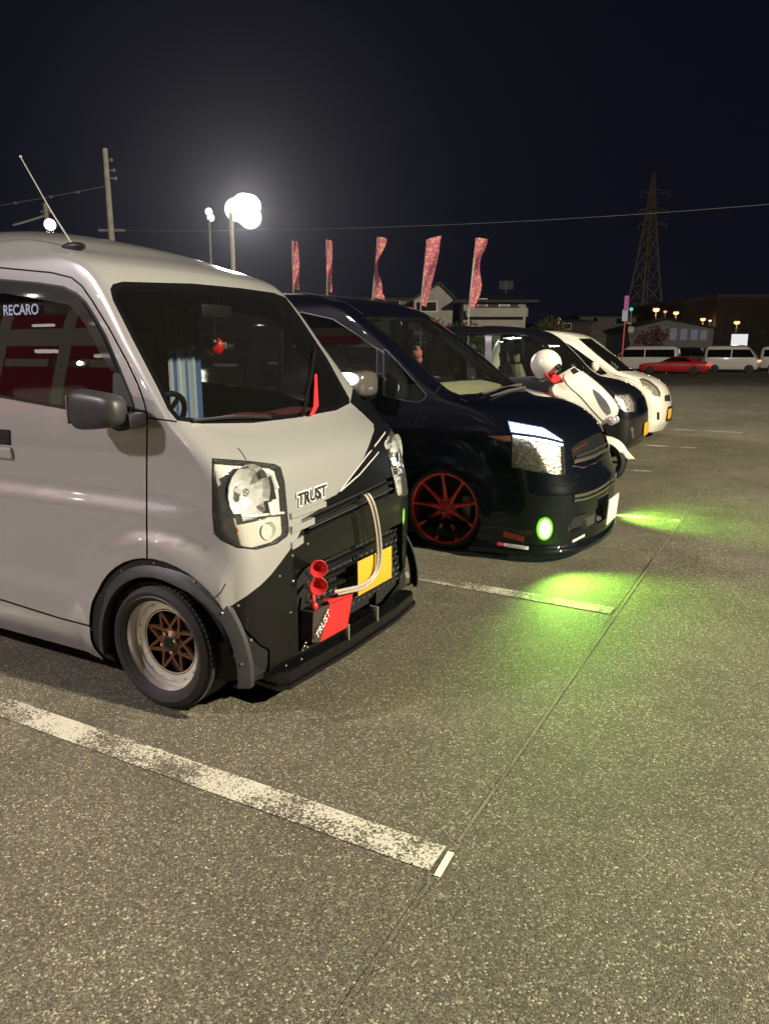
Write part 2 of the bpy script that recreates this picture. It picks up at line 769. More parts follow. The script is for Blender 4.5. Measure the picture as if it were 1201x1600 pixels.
def in_poly(p, poly):
    x, y = p
    r_ = False
    n = len(poly)
    j = n - 1
    for i in range(n):
        xi, yi = poly[i]
        xj, yj = poly[j]
        if (yi > y) != (yj > y) and x < (xj - xi) * (y - yi) / (yj - yi) + xi:
            r_ = not r_
        j = i
    return r_


def inset_poly(poly, d):
    """shrinks a polygon by d (works either way round)"""
    n = len(poly)
    A = sum(poly[i][0] * poly[(i + 1) % n][1] - poly[(i + 1) % n][0] * poly[i][1] for i in range(n))
    sg = 1 if A > 0 else -1
    out = []
    for i in range(n):
        p0, p1, p2 = poly[i - 1], poly[i], poly[(i + 1) % n]
        d1 = (p1[0] - p0[0], p1[1] - p0[1])
        d2 = (p2[0] - p1[0], p2[1] - p1[1])
        l1, l2 = math.hypot(*d1) or 1, math.hypot(*d2) or 1
        n1, n2 = (-d1[1] / l1, d1[0] / l1), (-d2[1] / l2, d2[0] / l2)
        mx, my = n1[0] + n2[0], n1[1] + n2[1]
        k = 2 / max(mx * mx + my * my, 0.8)
        out.append((p1[0] + sg * mx * k * d * 1.0, p1[1] + sg * my * k * d * 1.0))
    return out


def smooth_poly(poly, it=1):
    for _ in range(it):
        q = []
        n = len(poly)
        for i in range(n):
            a, b = poly[i], poly[(i + 1) % n]
            q.append((a[0] * 0.75 + b[0] * 0.25, a[1] * 0.75 + b[1] * 0.25))
            q.append((a[0] * 0.25 + b[0] * 0.75, a[1] * 0.25 + b[1] * 0.75))
        poly = q
    return poly


def circle2(cx, cz, r, n=40, a0=0, a1=360):
    return [(cx + r * math.cos(R(a0 + (a1 - a0) * i / n)), cz + r * math.sin(R(a0 + (a1 - a0) * i / n))) for i in range(n if a1 - a0 >= 360 else n + 1)]


# ------------------------------------------------------------------ wheels  (outer face towards s = -1 near flank, +1 far flank)
def tyre(parent, c, r, rr, wd, s):
    y0, y1 = 0.0, wd
    sw = (r - rr)
    prof = [(rr - 0.005, y0 + 0.02), (rr + sw * 0.15, y0 + 0.004), (rr + sw * 0.5, y0 - 0.004), (rr + sw * 0.82, y0 + 0.008), (r - 0.006, y0 + 0.024)]
    n = 9
    for i in range(n):
        y = y0 + 0.03 + (wd - 0.06) * i / (n - 1)
        g = 0.007 if i in (2, 4, 6) else 0.0
        prof.append((r - g, y))
    prof += [(r - 0.006, y1 - 0.024), (rr + sw * 0.82, y1 - 0.008), (rr + sw * 0.5, y1 + 0.004), (rr - 0.005, y1 - 0.02)]
    prof = [(a, -s * t) for a, t in prof]
    m = MB().lathe(prof, c, 'Y', 64)
    # tread blocks on the shoulder
    for k in range(72):
        a = 2 * math.pi * k / 72
        for yy in (0.018, wd - 0.04):
            M = Matrix.Translation(Vector(c)) @ Matrix.Rotation(-a, 4, 'Y')
            ya, yb = sorted((-s * yy, -s * (yy + 0.024)))
            m.box((r - 0.012, ya, -0.0085), (r + 0.0015, yb, 0.0085), M=M)
    return m.build('tyre', M_RUBBER, parent)


def star_wheel(root, c, r, s):
    """deep polished lip with a star of crossed bronze spokes; c = centre of the outer face"""
    rr = 0.222
    t = tyre(root, c, r, rr - 0.018, 0.19, s)
    t.name = 'tyre'
    prof = [(rr, 0.0), (rr + 0.004, 0.006), (rr - 0.004, 0.012), (rr - 0.012, 0.012), (rr - 0.020, 0.03), (rr - 0.026, 0.055), (rr - 0.042, 0.058), (rr - 0.046, 0.066), (rr - 0.064, 0.070), (rr - 0.082, 0.074)]
    rim = MB().lathe([(a, -s * b) for a, b in prof], c, 'Y', 72).build('rim', M_POLISH, root)
    back = MB().lathe([(rr - 0.02, -s * 0.13), (rr - 0.06, -s * 0.135), (0.01, -s * 0.14)], c, 'Y', 40).build('brake_drum', M_DARK, root)
    ro = rr - 0.076
    c = Vector(c) + Vector((0, s * 0.022, 0))
    sp = MB()
    cv = Vector(c)
    for k in range(8):
        a = 2 * math.pi * (k + 0.5) / 8
        p = cv + Vector((math.cos(a) * ro, -s * 0.098, math.sin(a) * ro))
        for da in (-0.72, 0.72):
            q = cv + Vector((math.cos(a + da) * 0.05, -s * 0.10, math.sin(a + da) * 0.05))
            d = (q - p).normalized()
            sd = d.cross(Vector((0, 1, 0))) * 0.006
            dp = Vector((0, -s * 0.014, 0))
            vs = [p - sd, p + sd, q + sd, q - sd, p - sd * 1.4 + dp, p + sd * 1.4 + dp, q + sd * 1.4 + dp, q - sd * 1.4 + dp]
            sp.add(vs, [(0, 1, 2, 3), (7, 6, 5, 4), (0, 4, 5, 1), (1, 5, 6, 2), (2, 6, 7, 3), (3, 7, 4, 0)])
    sp.lathe([(0.0, -s * 0.086), (0.030, -s * 0.086), (0.034, -s * 0.090), (0.052, -s * 0.10), (0.055, -s * 0.114)], c, 'Y', 24)
    sp.lathe([(ro - 0.002, -s * 0.094), (ro + 0.012, -s * 0.094), (ro + 0.012, -s * 0.11), (ro - 0.002, -s * 0.11)], c, 'Y', 48, closed=True)
    sp.build('spokes', M_BRONZE, root)
    MB().lathe([(0.0, -s * 0.0835), (0.026, -s * 0.0835), (0.03, -s * 0.088)], c, 'Y', 20).build('centre_cap', M_BLKPLA, root)
    b = MB()
    for k in range(16):
        a = 2 * math.pi * k / 16 + 0.1
        b.lathe([(0.0, -s * 0.083), (0.0035, -s * 0.083), (0.005, -s * 0.092)], cv + Vector((math.cos(a) * (ro + 0.024), 0, math.sin(a) * (ro + 0.024))), 'Y', 6)
    for k in range(4):
        a = 2 * math.pi * (k + 0.25) / 4
        b.lathe([(0.0, -s * 0.078), (0.007, -s * 0.08), (0.009, -s * 0.098)], cv + Vector((math.cos(a) * 0.042, 0, math.sin(a) * 0.042)), 'Y', 6)
    b.build('rim_bolt', M_CHROME, root)['kind'] = 'stuff'


# ------------------------------------------------------------------ asphalt lot
def asphalt():
    m, nt, b = nodes('asphalt')
    L = nt.links.new
    tc = nt.nodes.new('ShaderNodeTexCoord')

    def vor(scale, rnd=1.0):
        v = nt.nodes.new('ShaderNodeTexVoronoi')
        v.inputs['Scale'].default_value = scale
        v.inputs['Randomness'].default_value = rnd
        L(tc.outputs['Object'], v.inputs['Vector'])
        return v

    def nz(scale, det=4):
        v = nt.nodes.new('ShaderNodeTexNoise')
        v.inputs['Scale'].default_value = scale
        v.inputs['Detail'].default_value = det
        L(tc.outputs['Object'], v.inputs['Vector'])
        return v
    v1, v2 = vor(185), vor(340)
    # per-stone shade
    sep = nt.nodes.new('ShaderNodeSeparateXYZ')
    L(v1.outputs['Color'], sep.inputs[0])
    r1 = nt.nodes.new('ShaderNodeValToRGB')
    r1.color_ramp.interpolation = 'LINEAR'
    e = r1.color_ramp.elements
    e[0].position, e[0].color = 0.0, (0.062, 0.056, 0.042, 1)
    e[1].position, e[1].color = 1.0, (0.50, 0.45, 0.32, 1)
    for p, c in ((0.35, (0.094, 0.084, 0.061, 1)), (0.70, (0.130, 0.116, 0.083, 1)), (0.90, (0.178, 0.160, 0.113, 1)), (0.965, (0.27, 0.243, 0.172, 1))):
        q = e.new(p)
        q.color = c
    L(sep.outputs[0], r1.inputs[0])
    sep2 = nt.nodes.new('ShaderNodeSeparateXYZ')
    L(v2.outputs['Color'], sep2.inputs[0])
    r2 = nt.nodes.new('ShaderNodeMapRange')
    r2.inputs['To Min'].default_value = 0.55
    r2.inputs['To Max'].default_value = 1.4
    L(sep2.outputs[1], r2.inputs['Value'])
    # a few larger pale chips of stone
    v3 = vor(78)
    sep3 = nt.nodes.new('ShaderNodeSeparateXYZ')
    L(v3.outputs['Color'], sep3.inputs[0])
    t3 = nt.nodes.new('ShaderNodeMath')
    t3.operation = 'GREATER_THAN'
    t3.inputs[1].default_value = 0.945
    L(sep3.outputs[2], t3.inputs[0])
    d3 = nt.nodes.new('ShaderNodeMath')
    d3.operation = 'LESS_THAN'
    d3.inputs[1].default_value = 0.34
    L(v3.outputs['Distance'], d3.inputs[0])
    p3 = nt.nodes.new('ShaderNodeMath')
    p3.operation = 'MULTIPLY'
    L(t3.outputs[0], p3.inputs[0])
    L(d3.outputs[0], p3.inputs[1])
    mx0 = nt.nodes.new('ShaderNodeMixRGB')
    mx0.inputs[2].default_value = (0.27, 0.25, 0.19, 1)
    L(p3.outputs[0], mx0.inputs[0])
    L(r1.outputs[0], mx0.inputs[1])
    r1 = mx0
    mx = nt.nodes.new('ShaderNodeMixRGB')
    mx.blend_type = 'MULTIPLY'
    mx.inputs[0].default_value = 1
    L(r1.outputs[0], mx.inputs[1])
    L(r2.outputs[0], mx.inputs[2])
    # broad wear: darker tracks, dusty patches
    n1, n2 = nz(0.45, 5), nz(3.2, 4)
    m1 = nt.nodes.new('ShaderNodeMapRange')
    m1.inputs['From Min'].default_value, m1.inputs['From Max'].default_value = 0.3, 0.7
    m1.inputs['To Min'].default_value, m1.inputs['To Max'].default_value = 0.78, 1.2
    L(n1.outputs['Fac'], m1.inputs['Value'])
    m2 = nt.nodes.new('ShaderNodeMapRange')
    m2.inputs['From Min'].default_value, m2.inputs['From Max'].default_value = 0.3, 0.7
    m2.inputs['To Min'].default_value, m2.inputs['To Max'].default_value = 0.88, 1.12
    L(n2.outputs['Fac'], m2.inputs['Value'])
    k = nt.nodes.new('ShaderNodeMath')
    k.operation = 'MULTIPLY'
    L(m1.outputs[0], k.inputs[0])
    L(m2.outputs[0], k.inputs[1])
    # oil drips and old stains with soft edges
    n3 = nz(0.9, 6)
    m3 = nt.nodes.new('ShaderNodeMapRange')
    m3.inputs['From Min'].default_value, m3.inputs['From Max'].default_value = 0.62, 0.70
    m3.inputs['To Min'].default_value, m3.inputs['To Max'].default_value = 1.0, 0.72
    L(n3.outputs['Fac'], m3.inputs['Value'])
    k2 = nt.nodes.new('ShaderNodeMath')
    k2.operation = 'MULTIPLY'
    L(k.outputs[0], k2.inputs[0])
    L(m3.outputs[0], k2.inputs[1])
    k = k2
    mx2 = nt.nodes.new('ShaderNodeMixRGB')
    mx2.blend_type = 'MULTIPLY'
    mx2.inputs[0].default_value = 1
    L(mx.outputs[0], mx2.inputs[1])
    L(k.outputs[0], mx2.inputs[2])
    L(mx2.outputs[0], b.inputs['Base Color'])
    b.inputs['Roughness'].default_value = 0.72
    b.inputs['Specular IOR Level'].default_value = 0.35
    bp = nt.nodes.new('ShaderNodeBump')
    bp.inputs['Strength'].default_value = 0.6
    bp.inputs['Distance'].default_value = 0.006
    L(v1.outputs['Distance'], bp.inputs['Height'])
    bp.invert = True
    L(bp.outputs[0], b.inputs['Normal'])
    return m, mx2


M_ASPH, _ = asphalt()


def paint_mat(name, cover, col=(0.56, 0.53, 0.44)):
    """worn road paint: chips show the asphalt below"""
    m, base = asphalt()
    m.name = name
    nt = m.node_tree
    b = nt.nodes['Principled BSDF']
    L = nt.links.new
    tc = nt.nodes.new('ShaderNodeTexCoord')
    a = nt.nodes.new('ShaderNodeTexNoise')
    a.inputs['Scale'].default_value = 120
    a.inputs['Detail'].default_value = 3
    c = nt.nodes.new('ShaderNodeTexNoise')
    c.inputs['Scale'].default_value = 3.5
    c.inputs['Detail'].default_value = 5
    for n in (a, c):
        L(tc.outputs['Object'], n.inputs['Vector'])
    ad = nt.nodes.new('ShaderNodeMath')
    ad.operation = 'MULTIPLY_ADD'
    ad.inputs[1].default_value = 1.0
    L(c.outputs['Fac'], ad.inputs[0])
    L(a.outputs['Fac'], ad.inputs[2])
    mr = nt.nodes.new('ShaderNodeMapRange')
    t = 1.0 + (0.5 - cover) * 0.8
    mr.inputs['From Min'].default_value, mr.inputs['From Max'].default_value = t - 0.05, t + 0.07
    L(ad.outputs[0], mr.inputs['Value'])
    mx = nt.nodes.new('ShaderNodeMixRGB')
    mx.inputs[2].default_value = (*col, 1)
    L(mr.outputs[0], mx.inputs[0])
    L(base.outputs[0], mx.inputs[1])
    L(mx.outputs[0], b.inputs['Base Color'])
    return m


M_PAINT = paint_mat('worn_road_paint', 0.47)
M_PAINT2 = paint_mat('faded_road_paint', 0.40)

g = MB()
g.grid([[(x, y, 0) for x in np.linspace(-900, 900, 5)] for y in np.linspace(-300, 1500, 5)])
tag(g.build('ground', M_ASPH), kind='structure')


def road_sheet(name, a, b, wd, m, z=0.004, taper=1.0):
    a, b = Vector(a), Vector(b)
    d = (b - a).normalized()
    s = Vector((-d.y, d.x, 0)) * wd / 2
    n = max(2, int((b - a).length / 0.25))
    P = []
    for i in range(n + 1):
        p = a.lerp(b, i / n)
        e = 0.006 * noise.noise(p * 4)
        P.append([(p.x + s.x * (1 + e * 8), p.y + s.y * (1 + e * 8), z), (p.x - s.x * (1 - e * 8), p.y - s.y * (1 - e * 8), z)])
    o = MB().grid(P).build(name, m)
    return tag(o, kind='structure')


# bay lines, measured on the lot
road_sheet('bay_line', (-5.2, 1.785, 0), (-0.80, 1.80, 0), 0.125, M_PAINT)
road_sheet('bay_line', (-5.2, 4.46, 0), (-0.81, 4.29, 0), 0.125, M_PAINT)
for (y, m) in ((7.0, M_PAINT), (12.69, M_PAINT), (15.6, M_PAINT)):
    road_sheet('bay_line', (-5.6, y, 0), (-0.79, y, 0), 0.12, m)
road_sheet('bay_line', (-5.6, 9.85, 0), (-1.5, 9.85, 0), 0.12, M_PAINT)
for y in (18.4, 21.2, 24.0):
    road_sheet('bay_line', (-5.6, y, 0), (-0.9, y, 0), 0.12, M_PAINT2)
road_sheet('bay_line', (-5.6, -0.95, 0), (-0.8, -0.9, 0), 0.125, M_PAINT)
# the long joint along the ends of the bays, and a chip of older paint on it
M_JOINT = paint_mat('dusty_joint', 0.56, (0.185, 0.165, 0.122))
M_CRACK = mat('open_joint', (0.012, 0.011, 0.010), 0.9)
road_sheet('paving_joint', (-0.778, 1.9, 0), (-0.79, 30, 0), 0.012, M_JOINT, 0.003)
road_sheet('paving_joint', (-0.77, -3, 0), (-0.778, 1.7, 0), 0.014, paint_mat('faint_joint', 0.40, (0.15, 0.135, 0.10)), 0.003)
road_sheet('joint_crack', (-0.797, 4.0, 0), (-0.793, 5.6, 0), 0.004, M_CRACK, 0.0035)
c = onZ(690, 1352)
road_sheet('paint_chip', onZ(682, 1371), onZ(704, 1333), 0.022, mat('white_chip', (0.62, 0.6, 0.53), 0.7), 0.0045)
# far rows of bays
for x in (-7.5, -4.9, -2.2, 0.5, 3.2):
    road_sheet('bay_line', (x, 41.5, 0), (x + 0.2, 44.5, 0), 0.16, M_PAINT)

# scraps of leaf and grit lying about
rnd = random.Random(11)
m = MB()
spots = [onZ(40, 1365), onZ(525, 1488), onZ(85, 1580), onZ(365, 1490), onZ(60, 1335), onZ(392, 1240), onZ(712, 1380)] + [Vector((rnd.uniform(-3.5, 1.2), rnd.uniform(0.9, 9), 0)) for _ in range(12)]
for p in spots:
    r_ = rnd.uniform(0.003, 0.008)
    a = rnd.uniform(0, 6.28)
    u = Vector((math.cos(a), math.sin(a), 0)) * r_
    w = Vector((-u.y, u.x, 0)) * 0.5
    m.add([p - u + Vector((0, 0, 0.004)), p - w + Vector((0, 0, 0.007)), p + u + Vector((0, 0, 0.006)), p + w + Vector((0, 0, 0.005))], [(0, 1, 2, 3)])
tag(m.build('leaf_litter', mat('dry_leaf', (0.36, 0.29, 0.14), 0.7), fix=False), 'scattered scraps of dry leaf on the asphalt', 'leaf litter', kind='stuff')


# ------------------------------------------------------------------ floodlights
def lamp(name, loc, power, col, size, target=None, spot=None, blend=0.3):
    ld = bpy.data.lights.new(name, 'SPOT' if spot else 'POINT')
    ld.energy = power
    ld.color = col
    ld.shadow_soft_size = size
    if spot:
        ld.spot_size = R(spot)
        ld.spot_blend = blend
    o = bpy.data.objects.new(name, ld)
    COL.objects.link(o)
    o.location = loc
    if target is not None:
        o.rotation_euler = (Vector(target) - Vector(loc)).to_track_quat('-Z', 'Y').to_euler()
    return o


lamp('floodlight_lamp', L_FRONT['loc'], L_FRONT['power'], L_FRONT['col'], L_FRONT['size'], target=(-3.0, 22.0, 0), spot=160, blend=0.5)
lamp('floodlight_lamp', L_SIDE['loc'], L_SIDE['power'], L_SIDE['col'], L_SIDE['size'], target=(-2.2, 2.5, 0.5), spot=110, blend=0.5)


# ------------------------------------------------------------------ kei van in front
FOG = []
VY = 2.87
van = empty('parked_van', (-3.3, VY, 0), 'silver white van with black vinyl nose, bronze star wheels and red horns, nearest the viewer', 'van')


def van_disp(p, yc):
    s = 1 if p.y > yc else -1
    a = abs(p.y - yc)
    if a > 0.55 and p.x < -1.86:
        k = min(1.0, (a - 0.55) / 0.12)

        def st(e0, e1, v):
            t = min(1, max(0, (v - e0) / (e1 - e0)))
            return t * t * (3 - 2 * t)
        f = min(1.0, max(0.0, (-1.9 - p.x) / 0.25))
        o = 0.015 * (1 - st(0.865, 0.895, p.z)) * f - 0.008 * st(0.895, 0.93, p.z) * (1 - st(0.96, 1.10, p.z)) * f
        o += 0.012 * (1 - st(0.44, 0.47, p.z)) * f
        d = math.hypot(p.x + 2.21, p.z - 0.27)
        o += 0.028 * (1 - st(0.46, 0.54, d))
        p.y += s * o * k
    return p


van_keys = [  # z, xf, bow, rx, ry, w, xr
    (0.14, -1.80, 0.07, 0.12, 0.14, 0.68, -5.05),
    (0.24, -1.745, 0.07, 0.12, 0.14, 0.725, -5.12),
    (0.45, -1.730, 0.065, 0.12, 0.14, 0.735, -5.14),
    (0.70, -1.725, 0.065, 0.12, 0.14, 0.740, -5.15),
    (0.95, -1.760, 0.075, 0.12, 0.14, 0.742, -5.15),
    (1.06, -1.795, 0.085, 0.12, 0.14, 0.740, -5.14),
    (1.12, -1.850, 0.09, 0.11, 0.13, 0.738, -5.13),
    (1.22, -1.965, 0.10, 0.10, 0.12, 0.732, -5.12),
    (1.26, -2.000, 0.10, 0.10, 0.12, 0.728, -5.11),
    (1.50, -2.195, 0.10, 0.10, 0.11, 0.700, -5.08),
    (1.80, -2.440, 0.09, 0.10, 0.10, 0.655, -5.02),
    (1.86, -2.510, 0.09, 0.12, 0.12, 0.640, -5.00),
    (1.905, -2.610, 0.10, 0.18, 0.14, 0.622, -4.97),
    (1.94, -2.720, 0.11, 0.22, 0.18, 0.590, -4.93),
    (2.00, -2.900, 0.12, 0.28, 0.22, 0.530, -4.88),
    (2.055, -3.130, 0.12, 0.30, 0.22, 0.430, -4.80),
    (2.10, -3.380, 0.10, 0.30, 0.20, 0.300, -4.70),
    (2.135, -3.70, 0.05, 0.20, 0.10, 0.14, -4.60),
    (2.15, -4.0, 0.02, 0.05, 0.02, 0.03, -4.40),
]
S = Shell(van, VY, van_keys, rows=120, disp=van_disp)
near = lambda c: c.y < VY
CV, CVM = CamView(), CamView(my=VY)
far = lambda c: c.y > VY

# windscreen
ws_px = [(172, 452), (176, 444), (191, 440), (300, 443), (375, 450), (427, 457.5), (446, 465), (468, 495), (510, 559), (545, 622), (546, 630), (525, 641), (461, 653), (393, 661), (315, 662), (276, 657), (262, 640), (245, 604), (206, 529), (176, 469)]
ws_out = S.cut(ws_px, CV, lambda c: c.x > -2.75 and c.z > 1.12)
ws_in = S.cut(inset_poly(ws_px, 7), CV, lambda c: c.x > -2.75 and c.z > 1.12)
ins = set(ws_in)
frit = [f for f in S.cut(ws_px, CV, lambda c: c.x > -2.75 and c.z > 1.12) if f not in ins]
S.part(frit, 'windscreen_border', M_BLKGLOSS, off=-0.001, thick=0.03)
S.part([f for f in ws_in if f.is_valid], 'windscreen', G_WIND, off=-0.003)

# side windows
sw_px = [(-40, 432), (5, 436), (60, 441), (100, 447), (120, 457), (134, 470), (148, 492), (166, 524), (188, 576), (206, 620), (210, 634), (208, 662), (200, 672), (186, 674), (165, 665), (110, 641), (5, 622), (-40, 614)]
q_px = [(186, 674), (200, 672), (208, 662), (210, 634), (206, 620), (188, 578), (178, 585), (178, 660)]
visor_px = [(-40, 432), (5, 436), (60, 441), (100, 447), (120, 457), (134, 470), (148, 492), (166, 524), (188, 576), (190, 584), (178, 580), (160, 552), (140, 512), (122, 487), (112, 478), (85, 472), (50, 466), (5, 458), (-40, 452)]
for v, pr in ((CV, near), (CVM, far)):
    p2 = lambda c, pr=pr: pr(c) and c.x < -2.1
    fs = S.cut(sw_px, v, p2)
    S.part(fs, 'window_seal', M_BLKPLA, off=-0.012, delete=False) if False else None
    inner = set(S.cut(inset_poly(sw_px, 3.5), v, p2))
    seal = [f for f in S.cut(sw_px, v, p2) if f not in inner]
    S.part(seal, 'window_seal', M_BLKPLA, off=0.003, thick=0.03)
    inner = [f for f in inner if f.is_valid]
    vz = [f for f in S.cut(visor_px, v, lambda c, pr=pr: pr(c) and c.x < -2.1 and c.z > 1.2)]
    S.part(vz, 'rain_visor', M_BLKGLOSS, off=0.014, thick=0.012, delete=False)
    qp = S.cut(q_px, v, p2)
    S.part(qp, 'mirror_base', M_GRYPLA, off=0.006, thick=0.03)
    S.part([f for f in S.cut(inset_poly(sw_px, 3.5), v, p2)], 'side_window', G_SIDE if v is CV else glass('far_side_glass', (0.30, 0.31, 0.31), ior=1.12), off=-0.006)

# front wheel openings with riveted flares
WC = (-2.215, 0.26)
for sgn, pr, in ((-1, near), (1, far)):
    sv = SideView(sgn)
    for cx in (WC[0], WC[0] - 2.43):
        p3 = lambda c, pr=pr, cx=cx: pr(c) and abs(c.y - VY) > 0.5 and abs(c.x - cx) < 0.62
        fl = circle2(cx + 0.01, 0.255, 0.425, 44)
        hole = circle2(cx + 0.01, 0.24, 0.355, 44)
        hl_ = set(S.cut(hole, sv, p3))
        ring = [f for f in S.cut(fl, sv, p3)]
        hl_ = [f for f in S.cut(hole, sv, p3)]
        hs = set(hl_)
        ring = [f for f in ring if f.is_valid and f not in hs]
        if hl_:
            bmesh.ops.delete(S.bm, geom=hl_, context='FACES')
        S.part(ring, 'wheel_flare_lining', M_DARK, off=-0.01)
        yb = VY + sgn * 0.742
        m = MB()
        P = []
        n = 40
        for i in range(n + 1):
            a = R(-22 + 224 * i / n)
            ca_, sa_ = math.cos(a), math.sin(a)
            row = []
            ff = 1.0 if a < 1.3 else 1.0 - 0.18 * min(1, (a - 1.3) / 1.5)
            for (r_, o) in ((0.432, -0.02), (0.430, 0.012), (0.415, 0.022), (0.385, 0.036), (0.362, 0.046), (0.352, 0.048), (0.350, 0.036), (0.356, -0.03)):
                f2 = max(0.0, min(1.0, (1.25 - a) / 0.7))
                r2 = r_ + (0.432 - r_) * 0.42 * f2
                row.append((cx + 0.01 + r2 * ca_ * (1.04 if ca_ > 0 else 0.97), yb + sgn * (o * (1 - 0.35 * f2)), max(0.20, 0.25 + r2 * sa_)))
            P.append(row)
        m.grid(P)
        fo = m.build('wheel_flare', M_GRYPLA, van)
        b = MB()
        for ang in (8, 38, 62, 92, 122, 152, 176):
            a = R(ang)
            b.ball((cx + 0.01 + 0.408 * math.cos(a) * (1.04 if ang < 90 else 0.97), yb + sgn * 0.026, 0.25 + 0.408 * math.sin(a)), 0.006, 8, 6)
        b.build('flare_bolt', M_CHROME, fo)['kind'] = 'stuff'

# wheel wells, floor pan
m = MB()
for sgn in (-1, 1):
    for cx in (WC[0], WC[0] - 2.43):
        y0, y1 = VY + sgn * 0.70, VY + sgn * 0.36
        m = MB()
        arc = [(cx + 0.40 * math.cos(R(a)), 0.24 + 0.40 * math.sin(R(a))) for a in range(-6, 187, 8)]
        m.grid([[(x, y0, max(0.19, z)), (x, y1, max(0.19, z))] for x, z in arc])
        m.add([(x, y1, max(0.19, z)) for x, z in arc], [tuple(range(len(arc)))])
        m.build('wheel_well', M_DARK, van, fix=False)
MB().box((-5.0, VY - 0.66, 0.20), (-1.86, VY + 0.66, 0.24)).build('floor_pan', M_DARK, van)
for sgn in (-1, 1):
    for cx in (WC[0] - 0.03, WC[0] - 2.46):
        wr = empty('wheel', (0, 0, 0))
        wr.parent = van
        wr.location = Vector((0, 0, 0))
        star_wheel(wr, (cx, VY + sgn * 0.758, 0.279), 0.281, sgn)

# headlamps
hl_px = [(331, 716), (386, 720), (428, 725), (438, 730), (444, 752), (448, 796), (451, 830), (448, 838), (432, 850), (400, 859), (370, 856), (344, 844), (334, 834), (331, 800)]
M_REFL = mat('lamp_reflector', (0.88, 0.89, 0.90), 0.2, 0.45, bump=0.04, nscale=60)
M_REFL2 = mat('lamp_bezel', (0.74, 0.75, 0.76), 0.25, 0.15, coat=0.6, bump=0.15, nscale=30)
for v, pr, sg in ((CV, near, -1), (CVM, far, 1)):
    p4 = lambda c, pr=pr: pr(c) and c.x > -2.1 and 0.6 < c.z < 1.2
    inner = set(S.cut(inset_poly(hl_px, 2.2), v, p4))
    fr = [f for f in S.cut(hl_px, v, p4) if f not in inner]
    S.part(fr, 'headlight_frame', M_BLKPLA, off=0.001, thick=0.02)
    lens = [f for f in S.cut(inset_poly(hl_px, 2.2), v, p4)]
    hlt = S.part(lens, 'headlight', G_LENS, off=0.002, delete=False)
    mp = lambda p: (p[0], VY + sg * abs(p[1] - VY), p[2])
    ps_, ns_ = S.at(394, 768)
    ps_, ns_ = ps_ - ns_ * 0.030, Vector((ns_.x + 0.35, ns_.y, 0)).normalized()
    c0 = Vector(mp(ps_))
    ax_ = Vector((ns_.x, abs(ns_.y) * sg, 0))

    def off_axis(f):
        d_ = f.calc_center_median() - c0
        return (d_ - ax_ * d_.dot(ax_)).length > 0.109
    S.part([f for f in lens if off_axis(f)], 'reflector', M_REFL2, parent=hlt, off=-0.030, thick=-0.025, delete=False)
    low = S.cut([(325, 806), (330, 804), (455, 800), (455, 870), (325, 870)], v, p4)
    lens = [f for f in S.cut(inset_poly(hl_px, 2.2), v, p4)]
    lowset = [f for f in lens if v.p2(f.calc_center_median())[1] > 804]
    S.part(lowset, 'signal_lens', glass('signal_lens_glass', (0.96, 0.95, 0.90), rib=0.4, ribscale=60), parent=hlt, off=-0.010, delete=False)
    S.part(lens, 'lamp_housing', M_REFL2, parent=hlt, off=-0.108, thick=-0.106)
    # reflector bowl, divider, bulbs
    M0 = Matrix.Translation(c0) @ Matrix.Rotation(math.atan2(-abs(ns_.y) if sg < 0 else abs(ns_.y), ns_.x), 4, 'Z') @ Matrix.Diagonal((1, 0.94, 1.0, 1))
    # faceted reflector: rings of flat mirrors
    prof = [(0.020, -0.062), (0.048, -0.056), (0.076, -0.040), (0.100, -0.016), (0.116, 0.012)]
    bw = MB().lathe(prof, (0, 0, 0), 'X', 18, smooth=False)
    bw.v = [tuple(M0 @ Vector(q)) for q in bw.v]
    bw.build('reflector_bowl', M_REFL, hlt)
    bb = MB().ball(M0 @ Vector((-0.012, 0, 0)), 0.013, 12, 8)
    bb.tube([M0 @ Vector((-0.06, 0, 0)), M0 @ Vector((-0.012, 0, 0))], 0.018)
    bb.build('bulb', M_CHROME, hlt)
    # ribbed chrome fins of the housing round the bowl
    for k in range(5):
        t = k / 4
        a_, n_a = S.at(337 + 16 * t, 730)
        b_, n_b = S.at(338 + 16 * t, 798)
        MB().tube([mp(a_ - n_a * 0.035), mp((a_ + b_) / 2 - n_a * 0.033), mp(b_ - n_b * 0.035)], 0.005, 6).build('housing_rib', M_REFL2, hlt)
    a_, n_a = S.at(400, 727)
    b_, n_b = S.at(440, 762)
    MB().tube([mp(a_ - n_a * 0.03), mp(S.at(430, 736)[0] - n_a * 0.03), mp(b_ - n_b * 0.03)], 0.012, 8).build('housing_rib', M_REFL2, hlt)
    a_, n_a = S.at(424, 829)
    MB().lathe([(0.012, -0.03), (0.03, -0.018), (0.04, 0.0)], (0, 0, 0), 'X', 12, smooth=False)
    sb = MB().lathe([(0.008, -0.03), (0.026, -0.02), (0.038, 0.002)], (0, 0, 0), 'X', 12, smooth=False)
    Ms = Matrix.Translation(Vector(mp(a_ - n_a * 0.02))) @ Matrix.Rotation(R(12 * sg), 4, 'Z')
    sb.v = [tuple(Ms @ Vector(q)) for q in sb.v]
    sb.build('side_light_bowl', M_REFL, hlt)
    d1, n1 = S.at(340, 806)
    d2, n2 = S.at(446, 801)
    MB().tube([mp(d1 - n1 * 0.012), mp((d1 + d2) * 0.5 + Vector((0.02, -0.03, 0))), mp(d2 - n2 * 0.012)], 0.006).build('divider', M_REFL2, hlt)
    a1, na = S.at(374, 829)
    ab = MB()
    ab.tube([mp(a1 - na * 0.05 + Vector((0, -0.02, 0))), mp(a1 - na * 0.05 + Vector((0.01, 0.025, 0)))], 0.016)
    ab.build('amber_bulb', M_AMBER, hlt)

